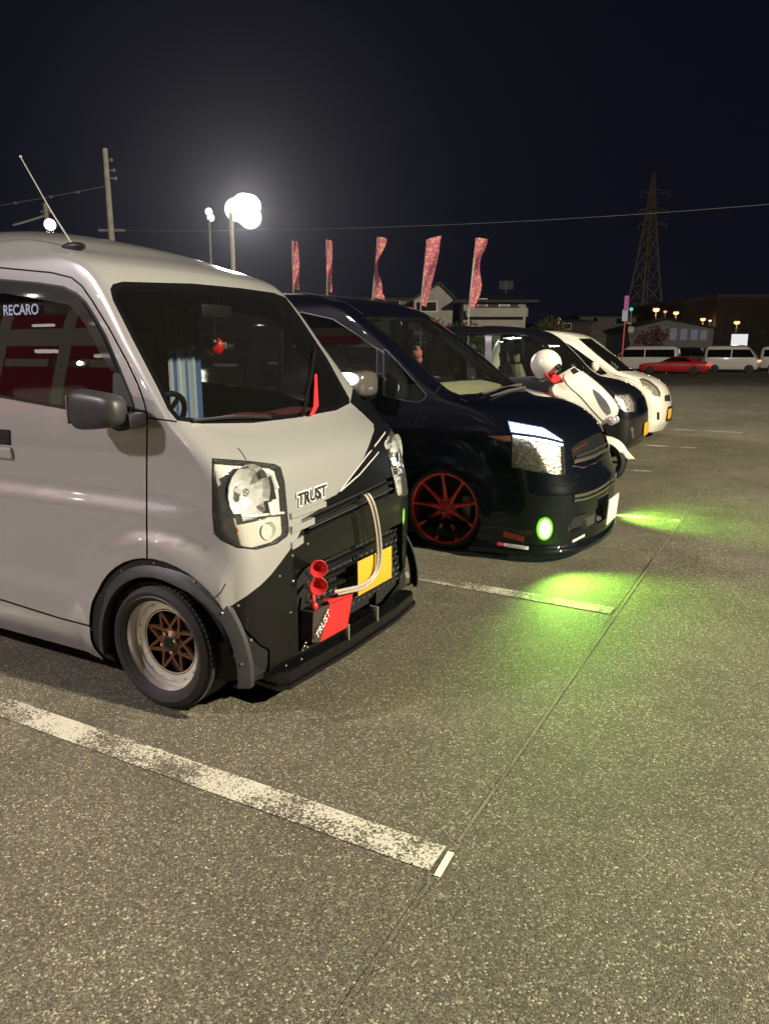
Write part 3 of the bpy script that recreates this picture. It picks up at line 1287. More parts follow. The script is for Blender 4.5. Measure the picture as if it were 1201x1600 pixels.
# panel gaps on the flanks and nose
seam_paths = [
    [(230, 900), (229, 820), (229, 720), (230, 652), (225, 628), (215, 600), (200, 568), (170, 512), (144, 470), (128, 447), (112, 434), (80, 426), (6, 419), (-60, 412)],
    [(231, 653), (255, 656), (276, 659)],
    [(-60, 924), (5, 938), (90, 965), (166, 985)],
]
for v, pr in ((CV, near), (CVM, far)):
    for i, sp_ in enumerate(seam_paths):
        fs = S.seam(sp_, v, 1.3, lambda c, pr=pr: pr(c) and c.x < -2.0)
        S.part(fs, 'panel_gap', M_DARK, off=-0.008)
    fs = S.seam([(352, 912), (345, 925), (338, 932), (329, 937)], v, 0.9, lambda c, pr=pr: pr(c) and c.x > -2.2 and c.z < 0.8)
    S.part(fs, 'panel_gap', M_DARK, off=-0.008)
fs = S.seam([(371, 700), (378, 708), (384, 719)], CV, 0.7)
S.part(fs, 'panel_gap', M_DARK, off=-0.006)

# black vinyl nose, painted in one sweep from far windscreen corner to the near arch
blk_px = [(546.5, 629), (552, 633.5), (566, 646), (583, 663), (584, 672), (576, 695), (568, 715), (548, 744), (525.5, 772.5), (506, 782), (492, 803), (472, 824), (464, 841), (450, 862), (437, 880), (422, 899), (407, 914), (385, 931), (357, 949), (345, 1010), (380, 1120), (720, 1120), (720, 560), (560, 560)]
bl = S.cut(blk_px, CV, lambda c: c.x > -2.3 and c.z < 1.30)
# openings in the nose
g_up = [(470, 812), (500, 795), (545, 775), (585, 757), (616, 742), (616, 770), (585, 783), (545, 803), (500, 823), (476, 836)]
g_lo = [(463, 893), (478, 884), (520, 868), (575, 842), (628, 816), (628, 905), (598, 945), (545, 978), (484, 1008), (466, 1018)]
gu = S.cut(g_up, CV, lambda c: c.x > -2.0)
S.part(gu, 'upper_grille_recess', M_DARK, off=-0.04)
gl_ = S.cut(g_lo, CV, lambda c: c.x > -2.0)
S.part(gl_, 'lower_grille_recess', M_DARK, off=-0.07)
bl = S.cut(blk_px, CV, lambda c: c.x > -2.3 and c.z < 1.30)
sd_ = S.cut([(-2.0, 0.05), (-1.4, 0.05), (-1.4, 1.19), (-2.0, 1.19)], SideView(1), lambda c: c.y > VY + 0.5)
bl = S.cut(blk_px, CV, lambda c: c.x > -2.3 and c.z < 1.30)
blob = list(set(bl) | {f for f in sd_ if f.is_valid})
S.part(blob, 'black_bumper', M_BLKGLOSS)
S.rest('body', M_VANW)


def strip(path, off, h, d, name, m, parent, ups=None):
    """a bar that follows the skin along a sighted path"""
    P = []
    for (x, y) in path:
        try:
            p, n = S.at(x, y)
        except ValueError:
            continue
        n = Vector((n.x, n.y, 0)).normalized() if ups is None else n
        up = Vector((0, 0, 1)) if ups is None else ups
        a = p + n * off
        P.append([a - up * h / 2 - n * d, a - up * h / 2, a + up * h / 2, a + up * h / 2 - n * d, a - up * h / 2 - n * d])
    mb = MB().grid(P)
    for e in (P[0], P[-1]):
        mb.add(e[:4], [(0, 1, 2, 3)])
    return mb.build(name, m, parent, sharp=30)


# slats by the near lamp (white) that run on into the black upper grille
strip([(452, 806), (470, 800), (490, 793), (506, 787)], 0.012, 0.022, 0.03, 'grille_slat', M_VANW, van)
strip([(453, 828), (470, 821), (488, 813)], 0.012, 0.028, 0.03, 'grille_slat', M_VANW, van)
strip([(454, 853), (463, 848), (471, 842)], 0.010, 0.03, 0.03, 'grille_slat', M_VANW, van)
for dy in (0, 10, 20):
    strip([(482, 815 + dy), (510, 802 + dy), (545, 786 + dy), (580, 769 + dy), (612, 753 + dy)], 0.004, 0.008, 0.03, 'grille_slat', M_BLKPLA if dy != 10 else M_GRYPLA, van)
for dy in (0, 17, 34):
    strip([(505, 892 + dy), (540, 876 + dy), (575, 859 + dy), (622, 836 + dy)], -0.02, 0.016, 0.03, 'lower_slat', M_BLKPLA, van)
# silver pinstripes beside the vinyl
M_PIN = mat('silver_pinstripe', (0.7, 0.69, 0.66), 0.3, 0.3)
for path in ([(592, 642), (604, 664), (600, 677), (590, 690), (570, 715), (550, 741), (531, 766)],
             [(606, 640), (614, 660), (606, 686), (586, 712), (560, 742), (530, 768)]):
    P = []
    for i, (x, y) in enumerate(path):
        try:
            p, n = S.at(x, y)
            x2, y2 = path[min(i + 1, len(path) - 1)]
            x0, y0 = path[max(i - 1, 0)]
            t = ray(x2, y2).normalized() - ray(x0, y0).normalized()
            sd = t.cross(n).normalized() * 0.004
            P.append([p + n * 0.0025 - sd, p + n * 0.0025 + sd])
        except ValueError:
            pass
    if len(P) > 1:
        MB().grid(P).build('pinstripe', M_PIN, van)

# lettering on the bonnet edge
p1, n1 = S.at(462, 783)
p2, n2 = S.at(506, 767)
pm, nm = S.at(484, 775)
xa = (p2 - p1).normalized()
up = nm.cross(xa)
text_mesh('badge_outline', 'TRUST', 0.066, frame(pm + nm * 0.006, xa, up), M_WHITEINK, van, 0.0008, bold=0.0075, shear=0.35)
text_mesh('badge_lettering', 'TRUST', 0.066, frame(pm + nm * 0.0085, xa, up), M_BLACKINK, van, 0.0008, bold=0.0022, shear=0.35)

# splitter lip
lip = [(-1.99, 2.36), (-1.80, 2.345), (-1.762, 2.385), (-1.735, 2.85), (-1.74, 3.35), (-1.772, 3.61), (-1.80, 3.645), (-2.0, 3.63)]
m = MB().prism(lip, 0.085, 0.103)
lip2 = [(x - 0.012, y + (0.012 if y < 2.5 else -0.012 if y > 3.5 else 0)) for x, y in lip]
m.prism(lip2, 0.103, 0.16)
m.build('splitter', M_BLKGLOSS, van)
# bumper lower corner behind the flare
m = MB()
P = []
for (z, o) in ((0.17, 0.0), (0.24, 0.01), (0.34, 0.02)):
    P.append([(-1.995, VY - 0.70, z), (-1.93, VY - 0.69 + o * 0, z), (-1.87, VY - 0.64, z), (-1.83 + o, VY - 0.52, z)])
m.grid(P)
m.build('bumper_corner', M_BLKPLA, van)

# twin horns, red cooler, hoses
for (px, py) in ((497, 889), (497, 916)):
    c = onX(px, py, -1.675)
    horn = MB().lathe([(0.006, -0.13), (0.010, -0.08), (0.017, -0.04), (0.030, -0.008), (0.037, 0.0), (0.039, 0.003), (0.036, 0.005), (0.028, -0.004), (0.014, -0.035), (0.009, -0.05), (0.0, -0.05)], (0, 0, 0), 'Z', 28)
    Mh_ = Matrix.Translation(c) @ Vector((0.72, -0.66, 0.12)).to_track_quat('Z', 'Y').to_matrix().to_4x4()
    horn.v = [tuple(Mh_ @ Vector(q)) for q in horn.v]
    horn.build('horn', M_RED, van)
c = onX(497, 916, -1.72)
MB().tube([c + Vector((-0.03, 0, -0.03)), c + Vector((-0.02, -0.01, -0.07))], 0.010).build('horn_bracket', M_RED, van)
MB().ball(c + Vector((-0.015, -0.012, -0.09)), 0.017, 12, 8, (1, 1, 1.2)).build('horn_bracket', M_RED, van)
XC = -1.735
q = [onX(516, 940, XC + 0.03), onX(551, 926, XC + 0.03), onX(542, 980, XC + 0.03), onX(500, 1003, XC + 0.03)]
b4 = [p + Vector((-0.05, 0.0, 0)) for p in q]
m = MB().add(q + b4, [(0, 1, 2, 3), (7, 6, 5, 4), (0, 4, 5, 1), (1, 5, 6, 2), (2, 6, 7, 3), (3, 7, 4, 0)])
m.build('oil_cooler', M_RED, van)
q2 = [onX(489, 957, XC + 0.01), onX(516, 940, XC + 0.028), onX(500, 1003, XC + 0.028), onX(487, 1004, XC + 0.01)]
b4 = [p + Vector((-0.06, 0.0, 0)) for p in q2]
M_COOL = mat('cooler_face', (0.06, 0.045, 0.04), 0.4, 0.3)
cm = MB().add(q2 + b4, [(0, 1, 2, 3), (7, 6, 5, 4), (0, 4, 5, 1), (1, 5, 6, 2), (2, 6, 7, 3), (3, 7, 4, 0)]).build('cooler_end', M_COOL, van)
a, b = onX(494, 996, XC + 0.036), onX(513, 958, XC + 0.036)
text_mesh('cooler_lettering', 'TRUST', 0.045, frame((a + b) / 2, b - a, (0, -0.4, 0.6)), M_WHITEINK, van, 0.0005, shear=0.3)
fl = onX(530, 932, XC + 0.03)
m = MB().add([onX(511, 938, XC + 0.035), onX(552, 926, XC + 0.035), onX(548, 931, XC + 0.05), onX(514, 943, XC + 0.05)], [(0, 1, 2, 3)])
m.build('cooler_top', M_RED, van)
for o in (0, 1):
    pts = []
    for (x, y, X) in ((563, 777, -1.735), (570, 775, -1.70), (578, 790, -1.675), (584, 815, -1.665), (588, 845, -1.665), (589, 875, -1.665), (582, 900, -1.67), (563, 915, -1.68), (540, 921, -1.69), (521, 925, -1.71)):
        pts.append(onX(x + o * 5, y - o * 2 + (o * 5 if y > 905 else 0), X))
    # refine
    pp = []
    for i in range(len(pts) - 1):
        for t in (0, 0.33, 0.66):
            p0, p1_, p2_, p3 = pts[max(i - 1, 0)], pts[i], pts[i + 1], pts[min(i + 2, len(pts) - 1)]
            pp.append(0.5 * ((2 * p1_) + (-p0 + p2_) * t + (2 * p0 - 5 * p1_ + 4 * p2_ - p3) * t * t + (-p0 + 3 * p1_ - 3 * p2_ + p3) * t**3))
    pp.append(pts[-1])
    MB().tube(pp, 0.0082, 10).build('oil_hose', M_HOSE, van)
m = MB()
a = onX(472, 1011, -1.73)
for i in range(4):
    m.ball(a + Vector((0.0, 0.012 * i, 0.012 * ((i * 7) % 3 - 1))), 0.007, 8, 6)
m.build('chrome_fixing', M_CHROME, van)
for (x, y) in ((457, 908), (453, 956)):
    MB().ball(onX(x, y, -1.755), 0.008, 8, 6).build('chrome_fixing', M_CHROME, van)
# blank number plate behind the decorations
pc = Vector((-1.685, VY + 0.12, 0.47))
MB().box((pc.x - 0.004, pc.y - 0.165, pc.z - 0.083), (pc.x + 0.002, pc.y + 0.165, pc.z + 0.083), 0.002).build('number_plate', M_YPLATE, van)

# door mirrors
for sg in (-1, 1):
    m = MB()
    c = onY(152, 641, VY - 0.74 - 0.10)
    c.y = VY + sg * (0.74 + 0.10)
    vs = []
    P = []
    for i in range(17):
        th = math.pi * i / 16
        row = []
        for k in range(25):
            a = 2 * math.pi * k / 24
            e = lambda v, n: math.copysign(abs(v) ** n, v)
            x = 0.135 * e(math.cos(a), 0.5) * e(math.sin(th), 0.45)
            z = 0.075 * e(math.sin(a), 0.55) * e(math.sin(th), 0.45)
            y = 0.055 * e(math.cos(th), 0.7)
            row.append((c.x + x * (1 + 0.0 * y), c.y + sg * y, c.z + z * (1.0 - 0.18 * (x / 0.135))))
        P.append(row)
    m.grid(P)
    mo = m.build('door_mirror', M_GRYPLA, van, sharp=60)
    MB().box((c.x + 0.06, c.y - sg * 0.02, c.z - 0.07), (c.x + 0.15, VY + sg * 0.725, c.z - 0.01), 0.012).build('mirror_arm', M_BLKPLA, mo)
    MB().box((c.x - 0.125, c.y - 0.04, c.z - 0.055), (c.x - 0.132, c.y + 0.04, c.z + 0.055)).build('mirror_glass', M_CHROME, mo)
# door handle
for sg in (-1, 1):
    c = onY(10, 683, VY - 0.735)
    y = VY + sg * 0.738
    h = MB().box((c.x - 0.09, y - sg * 0.01, c.z - 0.035), (c.x + 0.035, y + sg * 0.005, c.z + 0.035), 0.004).build('handle_recess', M_DARK, van)
    MB().box((c.x - 0.09, y - sg * 0.01, c.z - 0.10), (c.x + 0.04, y + sg * 0.014, c.z - 0.045), 0.013).build('door_handle', M_VANW, van)
# lower sill
for sg in (-1, 1):
    MB().box((-4.3, VY + sg * 0.70, 0.235), (-2.56, VY + sg * 0.748, 0.275), 0.01).build('sill', M_VANW, van)

# roof aerial
ab, an = S.at(112, 387)
a0, _ = S.at(120, 390)
MB().ball(a0 + Vector((-0.02, 0, 0.012)), 0.075, 16, 10, (1.0, 0.35, 0.28)).build('aerial_base', M_BLKPLA, van)
tip = onY(32, 245, a0.y + 0.02)
MB().tube([ab + Vector((0, 0, 0.02)), ab.lerp(tip, 0.4), tip], [0.005, 0.0035, 0.0025], 6).build('aerial', M_STEEL, van)
MB().ball(tip, 0.007, 8, 6).build('aerial_tip', M_STEEL, van)

# cabin
M_SEAT = mat('dark_seat_cloth', (0.030, 0.028, 0.028), 0.85, noise_amt=0.2)
M_DASH = mat('dark_dashboard', (0.020, 0.020, 0.021), 0.6)
M_FUR = mat('dark_red_fur', (0.13, 0.010, 0.014), 0.95, bump=1.0, nscale=180)
cab = MB().box((-2.62, VY - 0.60, 0.95), (-2.14, VY + 0.60, 1.16), 0.03).build('dashboard', M_DASH, van)
P = []
for i in range(9):
    P.append([(-2.10 - 0.45 * j / 6.0, VY - 0.58 + 1.16 * i / 8.0, 1.17 + 0.035 * math.sin(j * 0.55) + 0.01 * math.sin(i * 2.1)) for j in range(7)])
MB().grid(P).build('dashboard_cover', M_FUR, van)
# steering wheel on the near side
sc_ = Vector((-2.62, VY - 0.33, 1.17))
Mx = Matrix.Translation(sc_) @ Matrix.Rotation(R(-55), 4, 'Y')
ring = [Mx @ Vector((0.175 * math.cos(2 * math.pi * k / 28), 0.175 * math.sin(2 * math.pi * k / 28), 0)) for k in range(29)]
m = MB().tube(ring, 0.014, 8, cap=False)
for k in range(3):
    a = 2 * math.pi * k / 3 + 0.5
    m.tube([Mx @ Vector((0, 0, -0.03)), Mx @ Vector((0.17 * math.cos(a), 0.17 * math.sin(a), 0))], 0.012, 6)
m.build('steering_wheel', M_BLKPLA, van)
for sy, mm in ((-0.34, M_SEAT), (0.34, M_REDGLOW)):
    m = MB()
    m.box((-3.25, VY + sy - 0.23, 0.75), (-2.78, VY + sy + 0.23, 0.90), 0.05)
    Mb = Matrix.Translation((-3.25, VY + sy, 0.85)) @ Matrix.Rotation(R(-14), 4, 'Y')
    m.box((-0.07, -0.23, 0.0), (0.07, 0.23, 0.58), 0.06, M=Mb)
    m.box((-0.06, -0.13, 0.60), (0.04, 0.13, 0.80), 0.04, M=Mb)
    m.build('seat', mm, van)
# inner roof, bulkhead dim
MB().box((-5.0, VY - 0.62, 0.40), (-4.95, VY + 0.62, 1.9)).build('rear_door_lining', M_DASH, van)
# rear view mirror
rm = MB().box((-2.52, VY - 0.11, 1.66), (-2.49, VY + 0.11, 1.725), 0.012)
rm.tube([(-2.50, VY, 1.72), (-2.47, VY, 1.80)], 0.008, 6)
rm.build('interior_mirror', M_BLKPLA, van)
# striped curtain hung behind the seats
M_CB = mat('blue_cloth', (0.10, 0.16, 0.36), 0.9)
M_CW = mat('white_cloth', (0.42, 0.46, 0.52), 0.9)
c_l, c_r = onX(262, 560, -3.05), onX(310, 560, -3.05)
nst = 8
for i in range(nst):
    P = []
    for zz in (1.10, 1.3, 1.5, 1.74):
        row = []
        for k in range(5):
            t = (i + k / 4) / nst
            y = c_l.y + (c_r.y - c_l.y) * t
            row.append((-3.05 + 0.018 * math.sin(t * 26), y, zz))
        P.append(row)
    MB().grid(P).build('curtain_stripe', M_CW if i % 3 != 1 else M_CB, van)
# wipers parked at the foot of the glass; one blade carries a red sleeve
pA, nA = S.at(478, 655)
pB = onX(487, 590, pA.x - 0.13)
w1, wn1 = S.at(470, 652, 0.012)
w2, wn2 = S.at(488, 548, 0.014)
w3, wn3 = S.at(486, 590, 0.02)
MB().tube([w1, w1.lerp(w2, 0.5) + wn2 * 0.01, w2], 0.008, 6).build('wiper', M_BLKPLA, van)
r1, rn = S.at(483, 652, 0.028)
r2, rn2 = S.at(487, 640, 0.028)
r3, rn3 = S.at(487, 590, 0.028)
sd = Vector((0, 0.019, 0))
m = MB().grid([[r1 - sd, r1 + sd], [r2 + Vector((0, -0.016, 0)), r2 + Vector((0, 0.024, 0))], [r3 - sd * 0.45, r3 + sd * 0.5]])
m.v += [tuple(Vector(v) - rn * 0.012) for v in m.v]
m.f += [tuple(i + 6 for i in f[::-1]) for f in m.f] + [(0, 1, 7, 6), (4, 5, 11, 10), (0, 2, 8, 6), (2, 4, 10, 8), (1, 3, 9, 7), (3, 5, 11, 9)]
m.sm = [False] * len(m.f)
m.build('wiper_sleeve', mat('red_sleeve', (0.85, 0.02, 0.03), 0.5), van)
w1, _ = S.at(300, 660, 0.012)
w2, _ = S.at(420, 655, 0.012)
MB().tube([w1, w1.lerp(w2, 0.5) + Vector((0.01, 0, 0.01)), w2], 0.007, 6).build('wiper', M_BLKPLA, van)
# the tuning shop's transfer on the side glass
s1, sn = S.at(8, 485, 0.002)
s2, _ = S.at(60, 485, 0.002)
sm_ = (s1 + s2) / 2
text_mesh('window_transfer', 'RECARO', 0.062, frame(sm_ + Vector((0.0, -0.004, 0)), (1, 0, 0), (0, 0, 1)), mat('pale_blue_transfer', (0.45, 0.52, 0.72), 0.5), van, 0.0004, bold=0.001, shear=0.1)

# hanging ball, red and black, below the inner mirror
hb_c = onX(336, 541, -2.40)
hb = empty('hanging_ball', hb_c, 'red and black cord ball with white flecks hanging behind the van windscreen', 'ornament')
m = MB().ball(hb_c, 0.040, 22, 14, (1, 1, 1.05))
m.build('ball', mat('red_gloss_ball', (0.70, 0.012, 0.010), 0.25, coat=0.6), hb)
m = MB()
for k in range(22):
    for i in range(2):
        pass
cap = MB().ball(hb_c + Vector((-0.004, -0.016, 0.014)), 0.036, 18, 12)
cap.build('black_half', M_BLKGLOSS, hb)
m = MB()
for (dx, dz) in ((-0.020, 0.012), (-0.012, 0.012), (-0.012, 0.020), (-0.012, 0.004), (0.006, 0.012), (0.022, 0.015), (0.022, 0.004), (0.024, -0.006)):
    m.box((hb_c.x + 0.036, hb_c.y + dx - 0.0025, hb_c.z + dz - 0.0025), (hb_c.x + 0.044, hb_c.y + dx + 0.0025, hb_c.z + dz + 0.0025))
m.build('white_fleck', M_WHITEINK, hb)
MB().tube([hb_c + Vector((0, 0, 0.035)), hb_c + Vector((0, 0, 0.16))], 0.002, 5).build('cord', M_BLKPLA, hb)

# hexagon mesh behind the lower slats, bolts and brackets on the nose
m = MB()
XM = -1.80
for r_ in range(9):
    for c_ in range(18):
        y = 2.60 + c_ * 0.052 + (0.026 if r_ % 2 else 0)
        z = 0.30 + r_ * 0.032
        hx = [Vector((XM, y + 0.021 * math.cos(R(60 * k + 30)), z + 0.018 * math.sin(R(60 * k + 30)))) for k in range(7)]
        m.tube(hx, 0.0028, 4, cap=False)
m.build('grille_mesh', M_GRYPLA, van)['kind'] = 'stuff'
m = MB()
for (x, y) in ((372, 946), (392, 1000), (436, 900), (456, 868), (470, 1030), (520, 1004), (575, 968), (622, 930), (446, 1040), (610, 880), (480, 850)):
    try:
        p, n = S.at(x, y)
    except ValueError:
        continue
    q = n.to_track_quat('Z', 'Y').to_matrix().to_4x4()
    q.translation = p + n * 0.001
    b_ = MB().lathe([(0.0, 0.004), (0.005, 0.003), (0.006, 0.0)], (0, 0, 0), 'Z', 6, smooth=False)
    m.add([q @ Vector(t) for t in b_.v], b_.f)
m.build('bumper_bolt', M_STEEL, van)['kind'] = 'stuff'
for (x, y, w_) in ((545, 990, 0.02), (590, 957, 0.02)):
    a = onX(x, y, -1.74)
    MB().box((a.x - 0.05, a.y - 0.006, 0.155), (a.x + 0.0, a.y + 0.006, 0.235), 0.002).build('splitter_stay', M_STEEL, van)


# ------------------------------------------------------------------ navy minivan in the second bay
NY = 5.90
mini = empty('parked_minivan', (-3.5, NY, 0), 'lowered dark navy minivan with candy red wheels and a lit green fog lamp', 'minivan')


def mini_disp(p, yc):
    s = 1 if p.y > yc else -1
    a = abs(p.y - yc)
    if a > 0.6 and p.x < -1.3:
        def st(e0, e1, v):
            t = min(1, max(0, (v - e0) / (e1 - e0)))
            return t * t * (3 - 2 * t)
        k = min(1, (a - 0.6) / 0.15)
        d = math.hypot(p.x + 2.27, p.z - 0.31)
        p.y += s * k * (0.035 * (1 - st(0.38, 0.55, d)) + 0.012 * (1 - st(0.80, 0.86, p.z)) * st(-2.0, -2.4, p.x) - 0.014 * (1 - st(0.45, 0.5, p.z)) * st(0.15, 0.3, p.z) * st(-2.7, -2.9, p.x))
    return p


mk = [
    (0.045, -1.230, 0.17, 0.40, 0.34, 0.86, -5.75),
    (0.06, -1.185, 0.17, 0.40, 0.34, 0.885, -5.78),
    (0.095, -1.180, 0.17, 0.40, 0.34, 0.885, -5.78),
    (0.12, -1.205, 0.17, 0.40, 0.34, 0.865, -5.80),
    (0.30, -1.205, 0.17, 0.38, 0.32, 0.868, -5.82),
    (0.50, -1.205, 0.17, 0.38, 0.32, 0.870, -5.82),
    (0.545, -1.225, 0.17, 0.38, 0.32, 0.870, -5.82),
    (0.62, -1.250, 0.17, 0.38, 0.32, 0.870, -5.82),
    (0.75, -1.280, 0.18, 0.38, 0.32, 0.870, -5.82),
    (0.87, -1.325, 0.20, 0.38, 0.32, 0.868, -5.82),
    (0.97, -1.400, 0.22, 0.38, 0.32, 0.866, -5.80),
    (1.05, -1.505, 0.24, 0.38, 0.32, 0.862, -5.80),
    (1.10, -1.620, 0.25, 0.38, 0.32, 0.858, -5.80),
    (1.14, -1.770, 0.25, 0.36, 0.30, 0.854, -5.80),
    (1.17, -1.930, 0.24, 0.30, 0.26, 0.850, -5.80),
    (1.20, -2.030, 0.22, 0.20, 0.18, 0.845, -5.79),
    (1.50, -2.470, 0.20, 0.16, 0.16, 0.808, -5.74),
    (1.78, -2.880, 0.18, 0.14, 0.14, 0.765, -5.68),
    (1.86, -3.010, 0.18, 0.18, 0.16, 0.742, -5.65),
    (1.91, -3.140, 0.18, 0.26, 0.20, 0.705, -5.62),
    (1.955, -3.350, 0.18, 0.32, 0.24, 0.63, -5.58),
    (1.99, -3.620, 0.16, 0.32, 0.24, 0.50, -5.5),
    (2.01, -3.920, 0.12, 0.28, 0.2, 0.34, -5.4),
    (2.018, -4.25, 0.05, 0.2, 0.1, 0.15, -5.2),
    (2.02, -4.5, 0.02, 0.05, 0.02, 0.03, -5.0),
]
S = Shell(mini, NY, mk, rows=84, disp=mini_disp)
V2 = ((CV, lambda c: c.y < NY, -1), (CamView(my=NY), lambda c: c.y > NY, 1))
ws_px = [(566, 494), (600, 494), (640, 494.5), (662, 496), (690, 513), (715, 530), (750, 558), (792, 590), (797, 598), (775, 611), (745, 617), (716, 619), (700, 612), (681, 597), (650, 566), (620, 538), (582, 508)]
wcut = lambda c: c.x > -3.4 and c.z > 1.1
ins = set(S.cut(inset_poly(ws_px, 2.5), CV, wcut))
fr = [f for f in S.cut(ws_px, CV, wcut) if f not in ins]
S.part(fr, 'windscreen_border', M_BLKGLOSS, thick=0.02)
G_MINI = glass('minivan_glass', (0.70, 0.74, 0.70))
S.part([f for f in ins if f.is_valid], 'windscreen', G_MINI, off=-0.003)
G_DK = glass('privacy_glass', (0.30, 0.31, 0.34), ior=1.6)
qw = [(598, 546), (603, 546), (630, 575), (666, 616), (664, 623), (655, 629), (640, 628), (598, 619)]
fw = [(440, 492), (470, 487), (520, 498), (556, 521), (589, 545), (589, 617), (540, 606), (440, 590)]
M_SEAL2 = mat('dark_window_trim', (0.035, 0.035, 0.04), 0.4, 0.5)
for v, pr, sg in V2:
    pc_ = lambda c, pr=pr: pr(c) and c.x < -2.1 and c.z > 1.0
    for poly in (qw, fw):
        inn = set(S.cut(inset_poly(poly, 1.3), v, pc_))
        sl = [f for f in S.cut(poly, v, pc_) if f not in inn]
        S.part(sl, 'window_surround', M_SEAL2, off=0.003, thick=0.02)
        S.part([f for f in S.cut(inset_poly(poly, 1.3), v, pc_)], 'side_window', G_DK, off=-0.004)
    for path in ([(660, 632), (640, 680), (620, 720)], [(566, 492), (540, 474), (505, 464), (460, 456), (430, 452)]):
        S.part(S.seam(path, v, 0.55, lambda c, pr=pr: pr(c) and c.x < -1.9), 'panel_gap', M_DARK if path[0][1] > 500 else M_SEAL2, off=-0.005 if path[0][1] > 500 else 0.006)
    for path in ([(692, 597), (686, 605), (680, 613)],):
        S.part(S.seam(path, v, 0.6, lambda c, pr=pr: pr(c) and c.x < -1.9), 'pillar_joint', M_SEAL2, off=0.0)
# wheel arches
MC = (-2.275, 0.315)
for sgn, pr in ((-1, lambda c: c.y < NY), (1, lambda c: c.y > NY)):
    for cx in (MC[0], MC[0] - 2.85):
        hole = circle2(cx, 0.30, 0.352, 44)
        hl_ = S.cut(hole, SideView(sgn), lambda c, pr=pr, cx=cx: pr(c) and abs(c.y - NY) > 0.45 and abs(c.x - cx) < 0.6)
        S.part(hl_, 'arch_lining', M_DARK, off=-0.22)
# front end
led = [(792, 657), (797, 675.5), (833, 680), (855, 684), (880, 690.5), (879, 687), (870, 681), (848, 667), (820, 662)]
lens = [(799, 678), (833, 682), (855, 686.5), (880, 692.5), (882, 742), (858, 740), (833, 737), (798, 730)]
M_LED = emis('daylight_led', (0.72, 0.84, 1.0), 26)
M_CRYS = mat('crystal_reflector', (0.86, 0.80, 0.66), 0.22, 0.6, bump=1.0, nscale=45, noise_amt=0.75)
gr_up = [(891, 701), (905, 690), (925, 680), (943, 672), (947, 690), (940, 708), (920, 718), (896, 724)]
gr_lo = [(886, 826), (897, 806), (925, 797), (940, 788), (938, 812), (915, 824), (890, 832)]
for v, pr, sg in V2:
    pf = lambda c, pr=pr: pr(c) and c.x > -2.0
    core = set(S.cut(inset_poly(led, 2.2), v, pf))
    edge_ = [f for f in S.cut(led, v, pf) if f not in core]
    hs_ = S.part([f for f in core if f.is_valid], 'headlight_strip', M_LED, off=-0.004)
    S.part([f for f in edge_ if f.is_valid], 'strip_glow_rim', emis('blue_glow_rim', (0.30, 0.48, 1.0), 1.0), parent=hs_, off=-0.004)  # dim blue rim stands in for the glow round the strip
    b_ = S.cut(lens, v, pf)
    hl2 = S.part(b_, 'headlight', G_LENS, off=0.002, delete=False)
    S.part(b_, 'reflector', M_CRYS, parent=hl2, off=-0.03, thick=-0.03)
    mk_ = S.cut([(760, 681), (797, 681), (797, 690), (785, 689)], v, pf)
    S.part(mk_, 'side_marker', mat('smoked_amber', (0.25, 0.12, 0.06), 0.2, 0.5), off=0.002)
for v, pr, sg in V2:
    pf = lambda c, pr=pr: pr(c) and c.x > -2.0
    S.part(S.cut(gr_up, v, pf), 'upper_grille', M_BLKPLA, off=-0.02)
    S.part(S.cut(gr_lo, v, pf), 'lower_grille', M_DARK, off=-0.05)
    for path in ([(770, 760), (800, 753), (850, 757), (884, 760), (900, 755)], [(884, 742), (897, 745), (905, 742)]):
        S.part(S.seam(path, v, 0.5, pf), 'panel_gap', M_DARK, off=-0.005)
    # bonnet shut line
    S.part(S.seam([(715, 622), (760, 640), (792, 655)], v, 0.5, lambda c, pr=pr: pr(c)), 'panel_gap', M_DARK, off=-0.005)
S.rest('body', M_NAVY)


def sbar(path, off, h, d, name, m, parent, my=None):
    """bar along the skin, optionally on the mirrored flank"""
    P = []
    for (x, y) in path:
        try:
            p, n = S.at(x, y)
        except ValueError:
            continue
        p = p + n * off
        q = p - n * d
        z = Vector((0, 0, h / 2))
        row = [q - z, p - z, p + z, q + z, q - z]
        if my is not None:
            row = [Vector((r_.x, 2 * my - r_.y, r_.z)) for r_ in row]
        P.append(row)
    mb = MB().grid(P)
    mb.add(P[0][:4], [(0, 1, 2, 3)])
    mb.add(P[-1][:4], [(0, 1, 2, 3)])
    return mb.build(name, m, parent, sharp=30)


M_DCHR = mat('smoked_chrome', (0.62, 0.60, 0.55), 0.15, 1.0)
for my in (None, NY):
    sbar([(895, 775), (912, 772), (928, 766), (942, 758), (949, 752)], 0.012, 0.020, 0.03, 'bumper_bar', M_DCHR, mini, my)
    sbar([(895, 782), (912, 779.5), (928, 773), (942, 765), (949, 759)], 0.012, 0.016, 0.03, 'bumper_bar', M_DCHR, mini, my)
    sbar([(893, 706), (905, 698), (916, 692)], 0.002, 0.010, 0.02, 'grille_bar', mat('dull_red_bar', (0.22, 0.02, 0.02), 0.3, 0.5), mini, my)
    sbar([(895, 722), (910, 718), (926, 713), (940, 705)], 0.008, 0.026, 0.02, 'grille_bar', M_DCHR, mini, my)
    sbar([(900, 714), (915, 708), (930, 702), (944, 694)], 0.000, 0.012, 0.02, 'grille_bar', M_GRYPLA, mini, my)
    sbar([(893, 728), (910, 731), (928, 724), (940, 716)], 0.002, 0.008, 0.02, 'grille_bar', M_DCHR, mini, my)
# lamp line under the daylight strip
    sbar([(800, 681), (833, 685), (858, 689.5), (879, 695)], 0.000, 0.010, 0.012, 'headlight_line', emis('led_line', (0.75, 0.85, 1.0), 5), mini, my)
